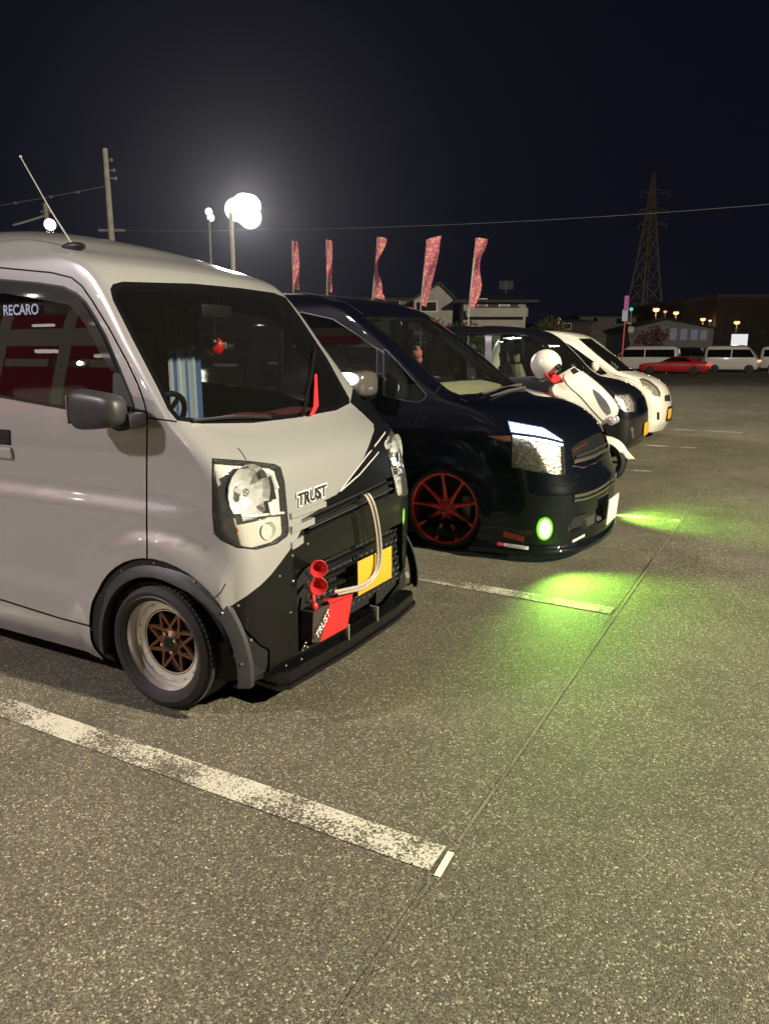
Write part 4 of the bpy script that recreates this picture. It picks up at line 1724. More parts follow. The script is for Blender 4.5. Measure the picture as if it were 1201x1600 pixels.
# number plate, plain
pc = Vector((-1.168, NY, 0.285))
Mp = Matrix.Translation(pc) @ Matrix.Rotation(R(4), 4, 'Y')
MB().box((-0.006, -0.175, -0.10), (0.006, 0.175, 0.10), 0.003, M=Mp).build('number_plate', M_WPLATE, mini)
# oil cooler fins inside the lower opening
m = MB()
for k in range(11):
    y = NY - 0.42 + k * 0.03
    m.box((-1.30, y - 0.005, 0.17), (-1.262, y + 0.005, 0.27))
m.build('cooler_fin', M_STEEL, mini)['kind'] = 'stuff'
# stickers on the near corner
for (a, b, ht, mm, txt, ink, nm) in (((786, 834), (818, 842.5), 0.040, mat('red_sticker', (0.42, 0.03, 0.02), 0.5), '', None, 'red_sticker'),
                                     ((786, 851), (825, 857), 0.026, mat('white_sticker', (0.62, 0.62, 0.60), 0.5), 'YOKOHAMA', M_BLACKINK, 'white_sticker'),
                                     ((776, 849.5), (785, 851), 0.030, mat('crimson_sticker', (0.55, 0.02, 0.05), 0.5), '', None, 'crimson_sticker'),
                                     ((893, 846), (912, 836), 0.020, mat('white_sticker', (0.62, 0.62, 0.60), 0.5), '', None, 'white_sticker')):
    P = []
    for t in (0, 0.25, 0.5, 0.75, 1):
        p, n = S.at(a[0] + (b[0] - a[0]) * t, a[1] + (b[1] - a[1]) * t)
        up = Vector((0, 0, 1)) - n * n.z
        up.normalize()
        P.append([p + n * 0.003 - up * ht / 2, p + n * 0.003 + up * ht / 2])
    st_ = MB().grid(P).build(nm, mm, mini)
    if txt:
        p, n = S.at((a[0] + b[0]) / 2, (a[1] + b[1]) / 2)
        xa = (P[-1][0] - P[0][0]).normalized()
        text_mesh('sticker_lettering', txt, ht * 1.0, frame(p + n * 0.008, xa, n.cross(xa)), ink, mini, 0.0003)
    elif nm == 'red_sticker':
        p, n = S.at((a[0] + b[0]) / 2, (a[1] + b[1]) / 2)
        xa = (P[-1][0] - P[0][0]).normalized()
        text_mesh('sticker_lettering', 'ADVAN', ht * 0.95, frame(p + n * 0.008, xa, n.cross(xa)), M_BLACKINK, mini, 0.0003, shear=0.25)
# fog lamps, both lit green
M_GREEN = emis('green_lamp', (0.50, 1.0, 0.16), 7)
M_GREEN2 = emis('green_glare_fringe', (0.22, 1.0, 0.03), 0.9)
for sg in (-1, 1):
    p, n = S.at(850, 826)
    if sg > 0:
        p.y, n.y = 2 * NY - p.y, -n.y
    up = Vector((0, 0, 1))
    sd = up.cross(n).normalized()
    m = MB()
    ring = [p + n * 0.012 + sd * 0.044 * math.cos(2 * math.pi * k / 20) + up * 0.070 * math.sin(2 * math.pi * k / 20) for k in range(20)]
    m.add(ring + [p + n * 0.03], [(k, (k + 1) % 20, 20) for k in range(20)], True)
    fo = m.build('fog_lamp', M_GREEN, mini)
    m = MB()
    r2_ = [p + n * 0.0 + sd * 0.060 * math.cos(2 * math.pi * k / 20) + up * 0.088 * math.sin(2 * math.pi * k / 20) for k in range(20)]
    m.add(ring + r2_, [(k, (k + 1) % 20, 20 + (k + 1) % 20, 20 + k) for k in range(20)], True)
    m.build('fog_lamp_fringe', M_GREEN2, fo)  # dim ring added for the green fringe of glare round the lamp
    FOG.append((p + n * 0.06, n.copy()))
# red wheels
def red_wheel(wr, c, s):
    rr = 0.290
    tyre(wr, c, 0.318, rr - 0.012, 0.235, s)
    prof = [(rr, 0.0), (rr + 0.004, 0.004), (rr + 0.004, 0.010), (rr - 0.012, 0.012), (rr - 0.028, 0.020), (rr - 0.034, 0.05), (rr - 0.03, 0.16)]
    MB().lathe([(a, -s * b) for a, b in prof], c, 'Y', 64).build('rim', M_REDRIM, wr)
    MB().lathe([(0.27, -s * 0.17), (0.01, -s * 0.17)], c, 'Y', 32).build('wheel_back', M_DARK, wr)
    cv = Vector(c)
    sp = MB()
    for k in range(9):
        a = 2 * math.pi * k / 9 + 0.26
        M = Matrix.Translation(cv) @ Matrix.Rotation(-a, 4, 'Y')
        secs = []
        for (r_, w_, y_, h_) in ((0.055, 0.024, 0.050, 0.03), (0.10, 0.017, 0.046, 0.030), (0.18, 0.0115, 0.034, 0.030), (0.235, 0.0115, 0.024, 0.030), (0.270, 0.019, 0.016, 0.03)):
            secs.append([M @ Vector((r_, -s * (y_ + h_), -w_)), M @ Vector((r_, -s * (y_ + 0.006), -w_)), M @ Vector((r_, -s * y_, -w_ * 0.45)), M @ Vector((r_, -s * y_, w_ * 0.45)), M @ Vector((r_, -s * (y_ + 0.006), w_)), M @ Vector((r_, -s * (y_ + h_), w_)), M @ Vector((r_, -s * (y_ + h_), -w_))])
        sp.grid(secs)
    sp.lathe([(0.0, -s * 0.062), (0.034, -s * 0.062), (0.036, -s * 0.050), (0.044, -s * 0.050), (0.066, -s * 0.056), (0.072, -s * 0.09)], c, 'Y', 30)
    sp.build('spokes', M_REDRIM, wr)
    d = MB().lathe([(0.185, -s * 0.125), (0.185, -s * 0.14), (0.06, -s * 0.14), (0.06, -s * 0.125)], c, 'Y', 36, closed=True)
    d.build('brake_disc', M_STEEL, wr)
    MB().box((c[0] + 0.11, c[1] - s * 0.10, c[2] - 0.09), (c[0] + 0.185, c[1] - s * 0.15, c[2] + 0.10), 0.02).build('brake_caliper', M_CALIPER, wr)
    b = MB()
    for k in range(5):
        a = 2 * math.pi * k / 5
        b.lathe([(0.0, -s * 0.046), (0.009, -s * 0.046), (0.011, -s * 0.06)], cv + Vector((math.cos(a) * 0.05, 0, math.sin(a) * 0.05)), 'Y', 6)
    b.build('wheel_nut', M_BRONZE, wr)['kind'] = 'stuff'


for sg in (-1, 1):
    for cx in (MC[0], MC[0] - 2.85):
        wr = empty('wheel', (0, 0, 0))
        wr.parent = mini
        red_wheel(wr, (cx, NY + sg * 0.80, 0.318), sg)
MB().box((-5.6, NY - 0.78, 0.10), (-1.75, NY + 0.78, 0.15)).build('floor_pan', M_DARK, mini)
# door mirror; glowing ball on the near one stands in for its highlight
c = onY(566, 600, NY - 0.87 - 0.13)
for sg in (-1, 1):
    cc = Vector((c.x, NY + sg * 1.0, c.z))
    mo = rounded(cc, 0.085, 0.145, 0.10, 0.55).build('door_mirror', mat('mirror_shell', (0.16, 0.15, 0.135), 0.2, 0.5, coat=1.0), mini, sharp=60)
    MB().box((cc.x - 0.02, cc.y, cc.z - 0.12), (cc.x + 0.03, NY + sg * 0.82, cc.z - 0.06), 0.01).build('mirror_arm', M_BLKGLOSS, mo)
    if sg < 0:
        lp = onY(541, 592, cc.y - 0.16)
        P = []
        MB().ball(lp, 0.075, 18, 10, (1.3, 0.45, 0.62)).build('mirror_highlight', emis('white_mirror_highlight', (0.92, 0.95, 1.0), 14), mo)
# cabin in warm beige
M_BEIGE = mat('beige_cabin_trim', (0.42, 0.385, 0.255), 0.75, noise_amt=0.1)
P = []
for i in range(9):
    t = i / 8
    y = NY - 0.76 + 1.52 * t
    bx = -0.24 * (2 * t - 1) ** 2
    P.append([(-2.08 + bx, y, 1.180), (-2.2 + bx, y, 1.225), (-2.4 + bx * 0.6, y, 1.26), (-2.6 + bx * 0.4, y, 1.25), (-2.72, y, 1.14), (-2.74, y, 0.9)])
MB().grid(P).build('dashboard', M_BEIGE, mini, fix=False)
for sy in (-0.4, 0.4):
    m = MB()
    m.box((-3.6, NY + sy - 0.25, 0.6), (-3.05, NY + sy + 0.25, 0.78), 0.05)
    Mb = Matrix.Translation((-3.6, NY + sy, 0.72)) @ Matrix.Rotation(R(-16), 4, 'Y')
    m.box((-0.08, -0.25, 0), (0.08, 0.25, 0.66), 0.06, M=Mb)
    m.box((-0.06, -0.14, 0.69), (0.05, 0.14, 0.9), 0.05, M=Mb)
    m.build('seat', M_SEAT, mini)
# far inner pillar and grab handle
a0, a1 = onY(783, 593, NY + 0.70), onY(688, 521, NY + 0.63)
MB().tube([a0 + Vector((0, 0, -0.02)), a0.lerp(a1, 0.5) + Vector((-0.01, 0.0, -0.01)), a1], 0.038, 10).build('pillar_trim', mat('pale_pillar_trim', (0.55, 0.51, 0.35), 0.7), mini)
MB().tube([(-3.46, NY + 0.70, 1.80), (-3.50, NY + 0.70, 1.1)], 0.05, 8).build('pillar_trim', M_BEIGE, mini)
gh = onY(692, 523, NY + 0.60)
pts = [gh + Vector((0.085 * math.cos(a) - 0.03, -0.05 - 0.03 * math.sin(a), -0.085 * math.sin(a) - 0.02)) for a in np.linspace(-0.1, math.pi + 0.5, 12)]
MB().tube(pts, 0.011, 8).build('grab_handle', mat('pale_pillar_trim', (0.55, 0.51, 0.35), 0.7), mini)
MB().box((-2.95, NY - 0.12, 1.68), (-2.92, NY + 0.12, 1.75), 0.012).build('interior_mirror', M_BLKPLA, mini)
# wiper cowl
for (a, b) in (((752, 618), (812, 603)), ((765, 622), (818, 608))):
    p, n = S.at(*a)
    q, n2 = S.at(*b)
    MB().tube([p + n * 0.015, (p + q) / 2 + n * 0.02, q + n2 * 0.015], [0.006, 0.014, 0.012], 6).build('wiper', mat('grey_wiper', (0.12, 0.115, 0.10), 0.4, 0.4), mini)

# things hanging in the minivan cabin
hg = empty('hanging_plush', onX(650, 552, -2.72), 'small pink plush toy hanging behind the minivan windscreen', 'plush toy')
cpl = Vector(hg.location)
m = MB().ball(cpl, 0.045, 14, 10, (1, 1.2, 1)).ball(cpl + Vector((0, 0.03, -0.05)), 0.035, 12, 8).ball(cpl + Vector((0.02, -0.03, 0.04)), 0.02, 10, 6)
m.build('plush_body', mat('pink_plush', (0.42, 0.13, 0.13), 0.9, bump=0.8, nscale=90), hg)
MB().tube([cpl + Vector((0, 0, 0.04)), cpl + Vector((-0.02, 0, 0.2))], 0.003, 5).build('cord', M_BLKPLA, hg)


# ------------------------------------------------------------------ generic small car from sighted outlines
def arch_and_wheels(S, car, yc, w, fx, wb, r, rim_m, hub_y):
    for sgn, pr in ((-1, lambda c: c.y < yc), (1, lambda c: c.y > yc)):
        for cx in (fx, fx - wb):
            fs = S.cut(circle2(cx, r, r + 0.05, 28), SideView(sgn), lambda c, pr=pr, cx=cx: pr(c) and abs(c.y - yc) > 0.4 and abs(c.x - cx) < 0.6)
            S.part(fs, 'arch_lining', M_DARK, off=-0.2)
            wr = empty('wheel', (0, 0, 0))
            wr.parent = car
            c = (cx, yc + sgn * hub_y, r)
            tyre(wr, c, r, r * 0.68, 0.16, sgn)
            m = MB().lathe([(a, -sgn * b) for a, b in ((r * 0.68, 0.0), (r * 0.66, 0.015), (r * 0.60, 0.03), (r * 0.3, 0.02), (r * 0.2, 0.005), (0.0, 0.005))], c, 'Y', 32)
            for k in range(7):
                a = 2 * math.pi * k / 7
                M = Matrix.Translation(Vector(c)) @ Matrix.Rotation(-a, 4, 'Y')
                m.box((r * 0.15, -sgn * 0.0, -0.02), (r * 0.64, -sgn * 0.02, 0.02), M=M)
            m.build('rim', rim_m, wr)


KY = 11.30
kei = empty('parked_hatchback', (-3.4, KY, 0), 'black kei hatchback with yellow plate parked just beyond the white scooter', 'hatchback', 'kei hatchbacks past the scooter')
kk = [
    (0.16, -1.93, 0.10, 0.22, 0.20, 0.69, -5.15), (0.24, -1.86, 0.10, 0.22, 0.2, 0.725, -5.2), (0.45, -1.845, 0.10, 0.22, 0.2, 0.735, -5.22),
    (0.60, -1.850, 0.10, 0.22, 0.2, 0.738, -5.22), (0.75, -1.880, 0.11, 0.22, 0.2, 0.738, -5.22), (0.88, -1.94, 0.12, 0.24, 0.2, 0.736, -5.22),
    (0.97, -2.03, 0.13, 0.24, 0.2, 0.734, -5.21), (1.05, -2.17, 0.14, 0.22, 0.2, 0.730, -5.2), (1.11, -2.38, 0.14, 0.2, 0.18, 0.726, -5.2),
    (1.15, -2.56, 0.14, 0.16, 0.15, 0.722, -5.2), (1.19, -2.66, 0.13, 0.14, 0.14, 0.716, -5.19), (1.50, -3.00, 0.12, 0.12, 0.13, 0.675, -5.15),
    (1.74, -3.28, 0.12, 0.14, 0.13, 0.64, -5.1), (1.80, -3.40, 0.12, 0.2, 0.16, 0.615, -5.08), (1.85, -3.62, 0.12, 0.24, 0.2, 0.55, -5.05),
    (1.885, -3.95, 0.1, 0.24, 0.2, 0.40, -5.0), (1.90, -4.25, 0.05, 0.15, 0.1, 0.2, -4.9), (1.903, -4.5, 0.02, 0.04, 0.02, 0.03, -4.7)]
S = Shell(kei, KY, kk, rows=56, ns=30)
V3 = ((CV, lambda c: c.y < KY, -1), (CamView(my=KY), lambda c: c.y > KY, 1))
M_KBLK = mat('black_car_paint', (0.006, 0.006, 0.009), 0.28, 0.1, coat=1.0, back=(0.03, 0.032, 0.026))
G_KEI = glass('kei_glass', (0.62, 0.70, 0.64))
S.part(S.cut([(838, 522), (862, 523), (888, 548), (918, 577), (932, 587), (908, 587), (880, 562), (856, 540)], CV, lambda c: c.x > -3.6 and c.z > 1.1), 'windscreen', G_KEI, off=-0.002)
for v, pr, sg in V3:
    pp = lambda c, pr=pr: pr(c) and c.x < -2.4 and c.z > 1.0
    for poly in ([(767, 524), (800, 522), (826, 526), (848, 540), (878, 565), (900, 586), (767, 590)], [(660, 522), (757, 522), (757, 590), (660, 588)]):
        S.part(S.cut(poly, v, pp), 'side_window', G_KEI, off=-0.004)
    pf = lambda c, pr=pr: pr(c) and c.x > -2.5
    hp = [(957, 628), (960, 616), (983, 615), (992, 629), (992, 643), (978, 644), (964, 637)]
    fs = S.cut(hp, v, pf)
    h3 = S.part(fs, 'headlight', G_LENS, off=0.002, delete=False)
    S.part(fs, 'reflector', mat('lamp_reflector_far', (0.66, 0.62, 0.60), 0.25, 0.6, bump=1.0, nscale=22, noise_amt=0.7), parent=h3, off=-0.03, thick=-0.03)
    S.part(S.cut([(994, 622), (1002, 622), (1006, 645), (996, 647)], v, pf), 'grille', M_CHROME, off=0.004)
    S.part(S.cut([(984, 668), (988, 667), (990, 684), (986, 686)], v, pf), 'fog_lamp', M_CHROME, off=0.003)
arch_and_wheels(S, kei, KY, 0.735, -2.55, 2.42, 0.28, M_STEEL, 0.725)
S.rest('body', M_KBLK)
MB().box((-1.838, KY - 0.165, 0.32), (-1.828, KY + 0.165, 0.50), 0.003).build('number_plate', M_YPLATE, kei)
MB().box((-5.0, KY - 0.66, 0.18), (-2.0, KY + 0.66, 0.22)).build('floor_pan', M_DARK, kei)
MB().box((-3.05, KY - 0.62, 0.9), (-2.65, KY + 0.62, 1.14), 0.03).build('dashboard', M_DASH, kei)
for sy in (-0.33, 0.33):
    m = MB().box((-3.75, KY + sy - 0.22, 0.6), (-3.3, KY + sy + 0.22, 0.8), 0.05)
    Mb = Matrix.Translation((-3.75, KY + sy, 0.75)) @ Matrix.Rotation(R(-14), 4, 'Y')
    m.box((-0.07, -0.22, 0), (0.07, 0.22, 0.58), 0.05, M=Mb).box((-0.05, -0.12, 0.60), (0.04, 0.12, 0.78), 0.04, M=Mb)
    m.build('seat', mat('pale_green_seat', (0.20, 0.22, 0.15), 0.8) if sy > 0 else M_SEAT, kei)
for sg in (-1, 1):
    MB().ball((-2.95, KY + sg * 0.83, 1.22), 0.1, 14, 10, (0.6, 0.9, 0.8)).build('door_mirror', M_KBLK, kei)

PY = 14.10
pw = empty('parked_hatchback', (-3.4, PY, 0), 'pearl white hatchback with rounded nose, last car of the row', 'hatchback', 'kei hatchbacks past the scooter')
pk = [
    (0.14, -1.99, 0.12, 0.26, 0.22, 0.72, -5.2), (0.20, -1.96, 0.12, 0.26, 0.22, 0.735, -5.2), (0.30, -1.92, 0.12, 0.26, 0.22, 0.74, -5.22), (0.55, -1.905, 0.12, 0.26, 0.22, 0.742, -5.22),
    (0.72, -1.93, 0.13, 0.26, 0.22, 0.742, -5.22), (0.86, -1.99, 0.14, 0.28, 0.22, 0.74, -5.22), (0.96, -2.08, 0.15, 0.28, 0.22, 0.738, -5.2),
    (1.04, -2.20, 0.16, 0.28, 0.22, 0.735, -5.2), (1.10, -2.36, 0.16, 0.24, 0.2, 0.73, -5.2), (1.15, -2.53, 0.15, 0.18, 0.17, 0.724, -5.2), (1.19, -2.64, 0.14, 0.14, 0.14, 0.716, -5.19),
    (1.50, -3.04, 0.13, 0.12, 0.13, 0.675, -5.1), (1.74, -3.36, 0.12, 0.14, 0.13, 0.63, -5.0), (1.80, -3.48, 0.12, 0.2, 0.16, 0.60, -4.95), (1.85, -3.68, 0.12, 0.24, 0.2, 0.53, -4.9),
    (1.885, -3.98, 0.1, 0.24, 0.2, 0.38, -4.85), (1.90, -4.25, 0.05, 0.15, 0.1, 0.2, -4.75), (1.903, -4.45, 0.02, 0.04, 0.02, 0.03, -4.6)]
S = Shell(pw, PY, pk, rows=56, ns=30)
V4 = ((CV, lambda c: c.y < PY, -1), (CamView(my=PY), lambda c: c.y > PY, 1))
G_PW = glass('hatch_glass', (0.42, 0.46, 0.43))
S.part(S.cut([(902, 529), (922, 529), (952, 551), (986, 575), (990, 580), (964, 580), (932, 555)], CV, lambda c: c.x > -3.7 and c.z > 1.1), 'windscreen', G_PW, off=-0.002)
for v, pr, sg in V4:
    pp = lambda c, pr=pr: pr(c) and c.x < -2.5 and c.z > 1.0
    S.part(S.cut([(780, 522), (842, 523), (868, 529), (890, 539), (910, 553), (932, 569), (948, 584), (925, 589), (780, 592)], v, pp), 'side_window', G_PW, off=-0.004)
    pf = lambda c, pr=pr: pr(c) and c.x > -2.8
    fs = S.cut([(997, 592), (1004, 591), (1014, 595), (1026, 605), (1031, 614), (1030, 620), (1016, 618), (1004, 606)], v, pf)
    h3 = S.part(fs, 'headlight', G_LENS, off=0.002, delete=False)
    S.part(fs, 'reflector', mat('warm_lamp_reflector', (0.50, 0.43, 0.32), 0.3, 0.5, bump=1.0, nscale=20, noise_amt=0.6), parent=h3, off=-0.025, thick=-0.025)
    S.part(S.cut([(1025, 644), (1029, 644), (1029, 656), (1025, 656)], v, pf), 'air_intake', M_DARK, off=-0.02)
S.part(S.cut([(1037, 618), (1045, 616), (1046, 627), (1037, 627)], CV, lambda c: c.x > -2.4), 'grille', M_DARK, off=-0.02)
S.part(S.seam([(958, 586), (985, 592), (1000, 600)], CV, 0.3, lambda c: c.x > -3), 'panel_gap', M_DARK, off=-0.004)
arch_and_wheels(S, pw, PY, 0.74, -2.70, 2.42, 0.28, M_STEEL, 0.728)
S.rest('body', M_PEARL)
pp_, pn_ = (-1.893, PY - 0.10, 0.43), None
MB().box((pp_[0] - 0.005, pp_[1] - 0.165, pp_[2] - 0.085), (pp_[0] + 0.008, pp_[1] + 0.165, pp_[2] + 0.085), 0.003).build('number_plate', M_YPLATE, pw)
MB().box((-1.905, PY - 0.24, 0.30), (-1.896, PY + 0.24, 0.56), 0.003).build('plate_recess', M_BLKPLA, pw)
MB().box((-5.0, PY - 0.66, 0.18), (-2.1, PY + 0.66, 0.22)).build('floor_pan', M_DARK, pw)
MB().box((-3.05, PY - 0.62, 0.9), (-2.65, PY + 0.62, 1.13), 0.03).build('dashboard', M_DASH, pw)
c = onY(928, 573, PY - 0.84)
for sg in (-1, 1):
    MB().ball((c.x, PY + sg * 0.84, c.z), 0.105, 16, 12, (0.75, 0.9, 0.85)).build('door_mirror', M_PEARL, pw)


# ------------------------------------------------------------------ white scooter between the minivan and the black hatchback
SY = 8.75
sct = empty('parked_scooter', (-2.6, SY, 0), 'big white scooter parked nose out beside the navy minivan', 'scooter')
fx, fr_ = -1.86, 0.25


def thin_wheel(nm, cx, r, wd):
    wr = empty(nm, (0, 0, 0))
    wr.parent = sct
    tyre(wr, (cx, SY - wd / 2, r), r, r * 0.68, wd, -1)
    m = MB().lathe([(r * 0.68, wd * 0.1), (r * 0.62, wd * 0.25), (r * 0.62, wd * 0.75), (r * 0.68, wd * 0.9)], (cx, SY - wd / 2, r), 'Y', 32)
    for k in range(5):
        M = Matrix.Translation((cx, SY, r)) @ Matrix.Rotation(2 * math.pi * k / 5, 4, 'Y')
        m.box((0.03, -0.015, -0.014), (r * 0.64, 0.015, 0.014), M=M)
    m.lathe([(0.0, wd * 0.2), (0.04, wd * 0.2), (0.04, wd * 0.8), (0.0, wd * 0.8)], (cx, SY - wd / 2, r), 'Y', 16)
    m.build('rim', M_GRYPLA, wr)


thin_wheel('front_wheel', fx, fr_, 0.13)
thin_wheel('rear_wheel', fx - 1.55, 0.25, 0.15)
M_SCW = mat('scooter_white', (0.72, 0.69, 0.62), 0.3, coat=0.9, back=(0.05, 0.05, 0.05))
# front mudguard
P = []
for i in range(15):
    a = R(8 + 122 * i / 14)
    r_ = 0.285 if i < 11 else 0.285 + 0.004 * (i - 10)
    w_ = 0.085 * min(1, 0.25 + i / 5)
    row = []
    for k in range(7):
        u = (k - 3) / 3
        rr_ = r_ - 0.07 * abs(u) ** 2.5
        row.append((fx + rr_ * math.cos(a) * 1.0 + (0.06 if i == 0 else 0.03 if i == 1 else 0), SY + w_ * u, fr_ + rr_ * math.sin(a) + 0.015))
    P.append(row)
MB().grid(P).build('mudguard', M_SCW, sct, fix=False)
# leaning fork legs
m = MB()
for sg in (-1, 1):
    m.tube([(fx, SY + sg * 0.085, fr_), (fx - 0.16, SY + sg * 0.085, 0.72)], 0.022, 10)
m.build('fork', M_GRYPLA, sct)
MB().tube([(fx, SY - 0.1, fr_), (fx, SY + 0.1, fr_)], 0.014, 8).build('axle', M_STEEL, sct)
# wedge-shaped front cowl
edge = [(-1.745, 0.80), (-1.735, 0.86), (-1.80, 0.97), (-1.93, 1.10), (-2.07, 1.21), (-2.20, 1.30), (-2.26, 1.335)]
rear = [(-1.95, 0.62), (-2.05, 0.66), (-2.19, 0.79), (-2.30, 0.93), (-2.42, 1.04), (-2.45, 1.13), (-2.40, 1.24)]
wid = [0.085, 0.135, 0.21, 0.265, 0.285, 0.24, 0.15]
P = []
ts = np.linspace(0, 6, 25)
ex = pchip(range(7), [e[0] for e in edge], ts)
ez = pchip(range(7), [e[1] for e in edge], ts)
rx_ = pchip(range(7), [e[0] for e in rear], ts)
rz_ = pchip(range(7), [e[1] for e in rear], ts)
ww = pchip(range(7), wid, ts)
for i in range(25):
    row = []
    for k in range(21):
        u = (k - 10) / 10
        s_ = 1 - abs(u) ** 1.7
        y = math.copysign(abs(u) ** 0.62, u) * ww[i]
        row.append((rx_[i] + (ex[i] - rx_[i]) * s_, SY + y, rz_[i] + (ez[i] - rz_[i]) * s_))
    P.append(row)
cow = MB().grid(P)
cow.add(P[0], [tuple(range(21))])
cow.build('front_cowl', M_SCW, sct, fix=False)


def on_cowl(i, k, off=0.006):
    i0, k0 = int(i), int(k)
    p = Vector(P[i0][k0])
    du = Vector(P[min(i0 + 1, 24)][k0]) - Vector(P[max(i0 - 1, 0)][k0])
    dv = Vector(P[i0][min(k0 + 1, 20)]) - Vector(P[i0][max(k0 - 1, 0)])
    n = du.cross(dv).normalized()
    if n.x < 0:
        n = -n
    return p + n * off


for sgn in (-1, 1):
    Q = []
    for q in range(13):
        t = q / 12
        i_ = 4.0 + 8.5 * t
        kc = 10 + sgn * (4.6 - 1.1 * t)
        hw_ = 0.95 * math.sin(math.pi * min(1, 0.12 + t * 0.88)) ** 0.7 + 0.05
        row = []
        for k_ in (-1, -0.4, 0.2, 1):
            kk_ = kc + hw_ * k_
            i0, k0 = int(i_), int(kk_)
            fi, fk = i_ - i0, kk_ - k0
            pa = on_cowl(i0, k0).lerp(on_cowl(i0, k0 + 1), fk)
            pb = on_cowl(i0 + 1, k0).lerp(on_cowl(i0 + 1, k0 + 1), fk)
            row.append(pa.lerp(pb, fi))
        Q.append(row)
    MB().grid(Q).build('headlight', mat('grey_lamp_lens', (0.22, 0.22, 0.24), 0.15, 0.6, coat=1.0), sct)
MB().ball((-1.79, SY - 0.085, 0.735), 0.062, 16, 10, (0.9, 0.55, 0.85)).build('indicator', mat('pinkish_lens', (0.55, 0.48, 0.50), 0.2, 0.4, coat=1.0), sct)
MB().ball((-1.79, SY + 0.085, 0.735), 0.062, 16, 10, (0.9, 0.55, 0.85)).build('indicator', mat('pinkish_lens', (0.55, 0.48, 0.50), 0.2, 0.4, coat=1.0), sct)
MB().grid([[on_cowl(i, 10 + k, 0.004) for k in (-4, -2, 0, 2, 4)] for i in range(19, 24)]).build('screen', mat('smoked_screen', (0.02, 0.02, 0.022), 0.1, coat=1.0), sct)
for sgn in (-1, 1):
    MB().tube([on_cowl(i, 10 + sgn * 7.0, 0.001) for i in range(2, 23)], 0.005, 5).build('cowl_trim', M_BLKPLA, sct)
# handlebar, meter hood, body behind
m = MB().tube([(-2.50, SY - 0.36, 1.08), (-2.42, SY - 0.2, 1.14), (-2.38, SY, 1.15), (-2.42, SY + 0.2, 1.14), (-2.50, SY + 0.36, 1.08)], 0.016, 8)
m.build('handlebar', M_BLKPLA, sct)
MB().box((-2.52, SY - 0.15, 1.02), (-2.36, SY + 0.15, 1.16), 0.03).build('meter_hood', mat('silver_grey_plastic', (0.26, 0.26, 0.27), 0.4), sct)
for sg in (-1, 1):
    m = MB().tube([(-2.44, SY + sg * 0.22, 1.14), (-2.36, SY + sg * 0.30, 1.30)], 0.008, 6)
    m.ball((-2.36, SY + sg * 0.32, 1.33), 0.06, 12, 8, (0.4, 1.1, 0.7))
    m.build('mirror', M_BLKPLA, sct)
m = MB()
P2 = []
for (x, z0, z1, w_) in ((-1.98, 0.40, 0.62, 0.10), (-2.2, 0.26, 0.60, 0.19), (-2.5, 0.22, 0.55, 0.20), (-2.8, 0.24, 0.66, 0.21), (-3.1, 0.34, 0.78, 0.20), (-3.5, 0.55, 0.82, 0.17), (-3.85, 0.72, 0.86, 0.09)):
    P2.append([(x, SY + w_ * math.cos(a) * 1.0, (z0 + z1) / 2 + (z1 - z0) / 2 * math.sin(a)) for a in np.linspace(0, 2 * math.pi, 17)])
m.grid(P2)
m.build('side_body', M_SCW, sct)
P2 = []
for (x, z, w_) in ((-2.62, 0.72, 0.12), (-2.75, 0.80, 0.15), (-3.0, 0.80, 0.165), (-3.2, 0.86, 0.15), (-3.6, 0.90, 0.13), (-3.75, 0.86, 0.08)):
    P2.append([(x, SY + w_ * math.cos(a), z + 0.06 * math.sin(a)) for a in np.linspace(0, 2 * math.pi, 13)])
MB().grid(P2).build('seat', M_SEAT, sct)
# helmet set on the mirror stalk, red scarf below it
hc = onY(852, 570, SY - 0.25)
hm = empty('motorcycle_helmet', hc, 'round white helmet perched on the scooter handlebar', 'helmet')
m = MB()
P3 = []
for i in range(21):
    th = math.pi * i / 20
    row = []
    for k in range(33):
        a = 2 * math.pi * k / 32
        x, y, z = math.sin(th) * math.cos(a), math.sin(th) * math.sin(a), math.cos(th)
        if z < 0:
            f_ = 1 - 0.55 * (-z) ** 1.5
            x, y = x * f_ - 0.22 * (-z) ** 1.4, y * f_
            z *= 1.12
        row.append(hc + Vector((x * 0.178, y * 0.165, z * 0.175)))
    P3.append(row)
m.grid(P3).build('shell', mat('white_helmet', (0.70, 0.67, 0.60), 0.4, coat=0.5), hm)
m = MB().tube([hc + Vector((-0.15, -0.09, -0.15)), hc + Vector((-0.02, -0.10, -0.165)), hc + Vector((0.10, -0.08, -0.12))], 0.008, 6)
m.build('rim_strip', M_BLKPLA, hm)
sf = empty('red_scarf', hc + Vector((0.06, 0, -0.2)), 'bright red cloth tucked under the white helmet', 'cloth')
P4 = []
for i in range(9):
    t = i / 8
    P4.append([hc + Vector((0.03 + 0.16 * t, -0.15 + 0.03 * math.sin(t * 9) + 0.2 * j / 4, -0.10 - 0.10 * t - 0.04 * math.sin(3.0 * t + j))) for j in range(5)] + [])
o = MB().grid(P4).build('cloth', M_REDGLOW, sf)
sm = o.modifiers.new('thick', 'SOLIDIFY')
sm.thickness = 0.02


# ------------------------------------------------------------------ things beyond the row
M_WALLW = mat('pale_render_wall', (0.42, 0.39, 0.37), 0.8, noise_amt=0.15, nscale=2)
M_WALLB = mat('beige_render_wall', (0.25, 0.23, 0.20), 0.85, noise_amt=0.2, nscale=2)
M_WALLD = mat('brown_cladding', (0.075, 0.058, 0.050), 0.8, noise_amt=0.2, nscale=2)
M_ROOF = mat('dark_roof_tiles', (0.025, 0.024, 0.026), 0.7, noise_amt=0.3, nscale=6)
M_WINDK = mat('dark_window_pane', (0.010, 0.011, 0.013), 0.1)
M_CONC = mat('concrete_pole', (0.36, 0.33, 0.29), 0.85, noise_amt=0.2, nscale=4)


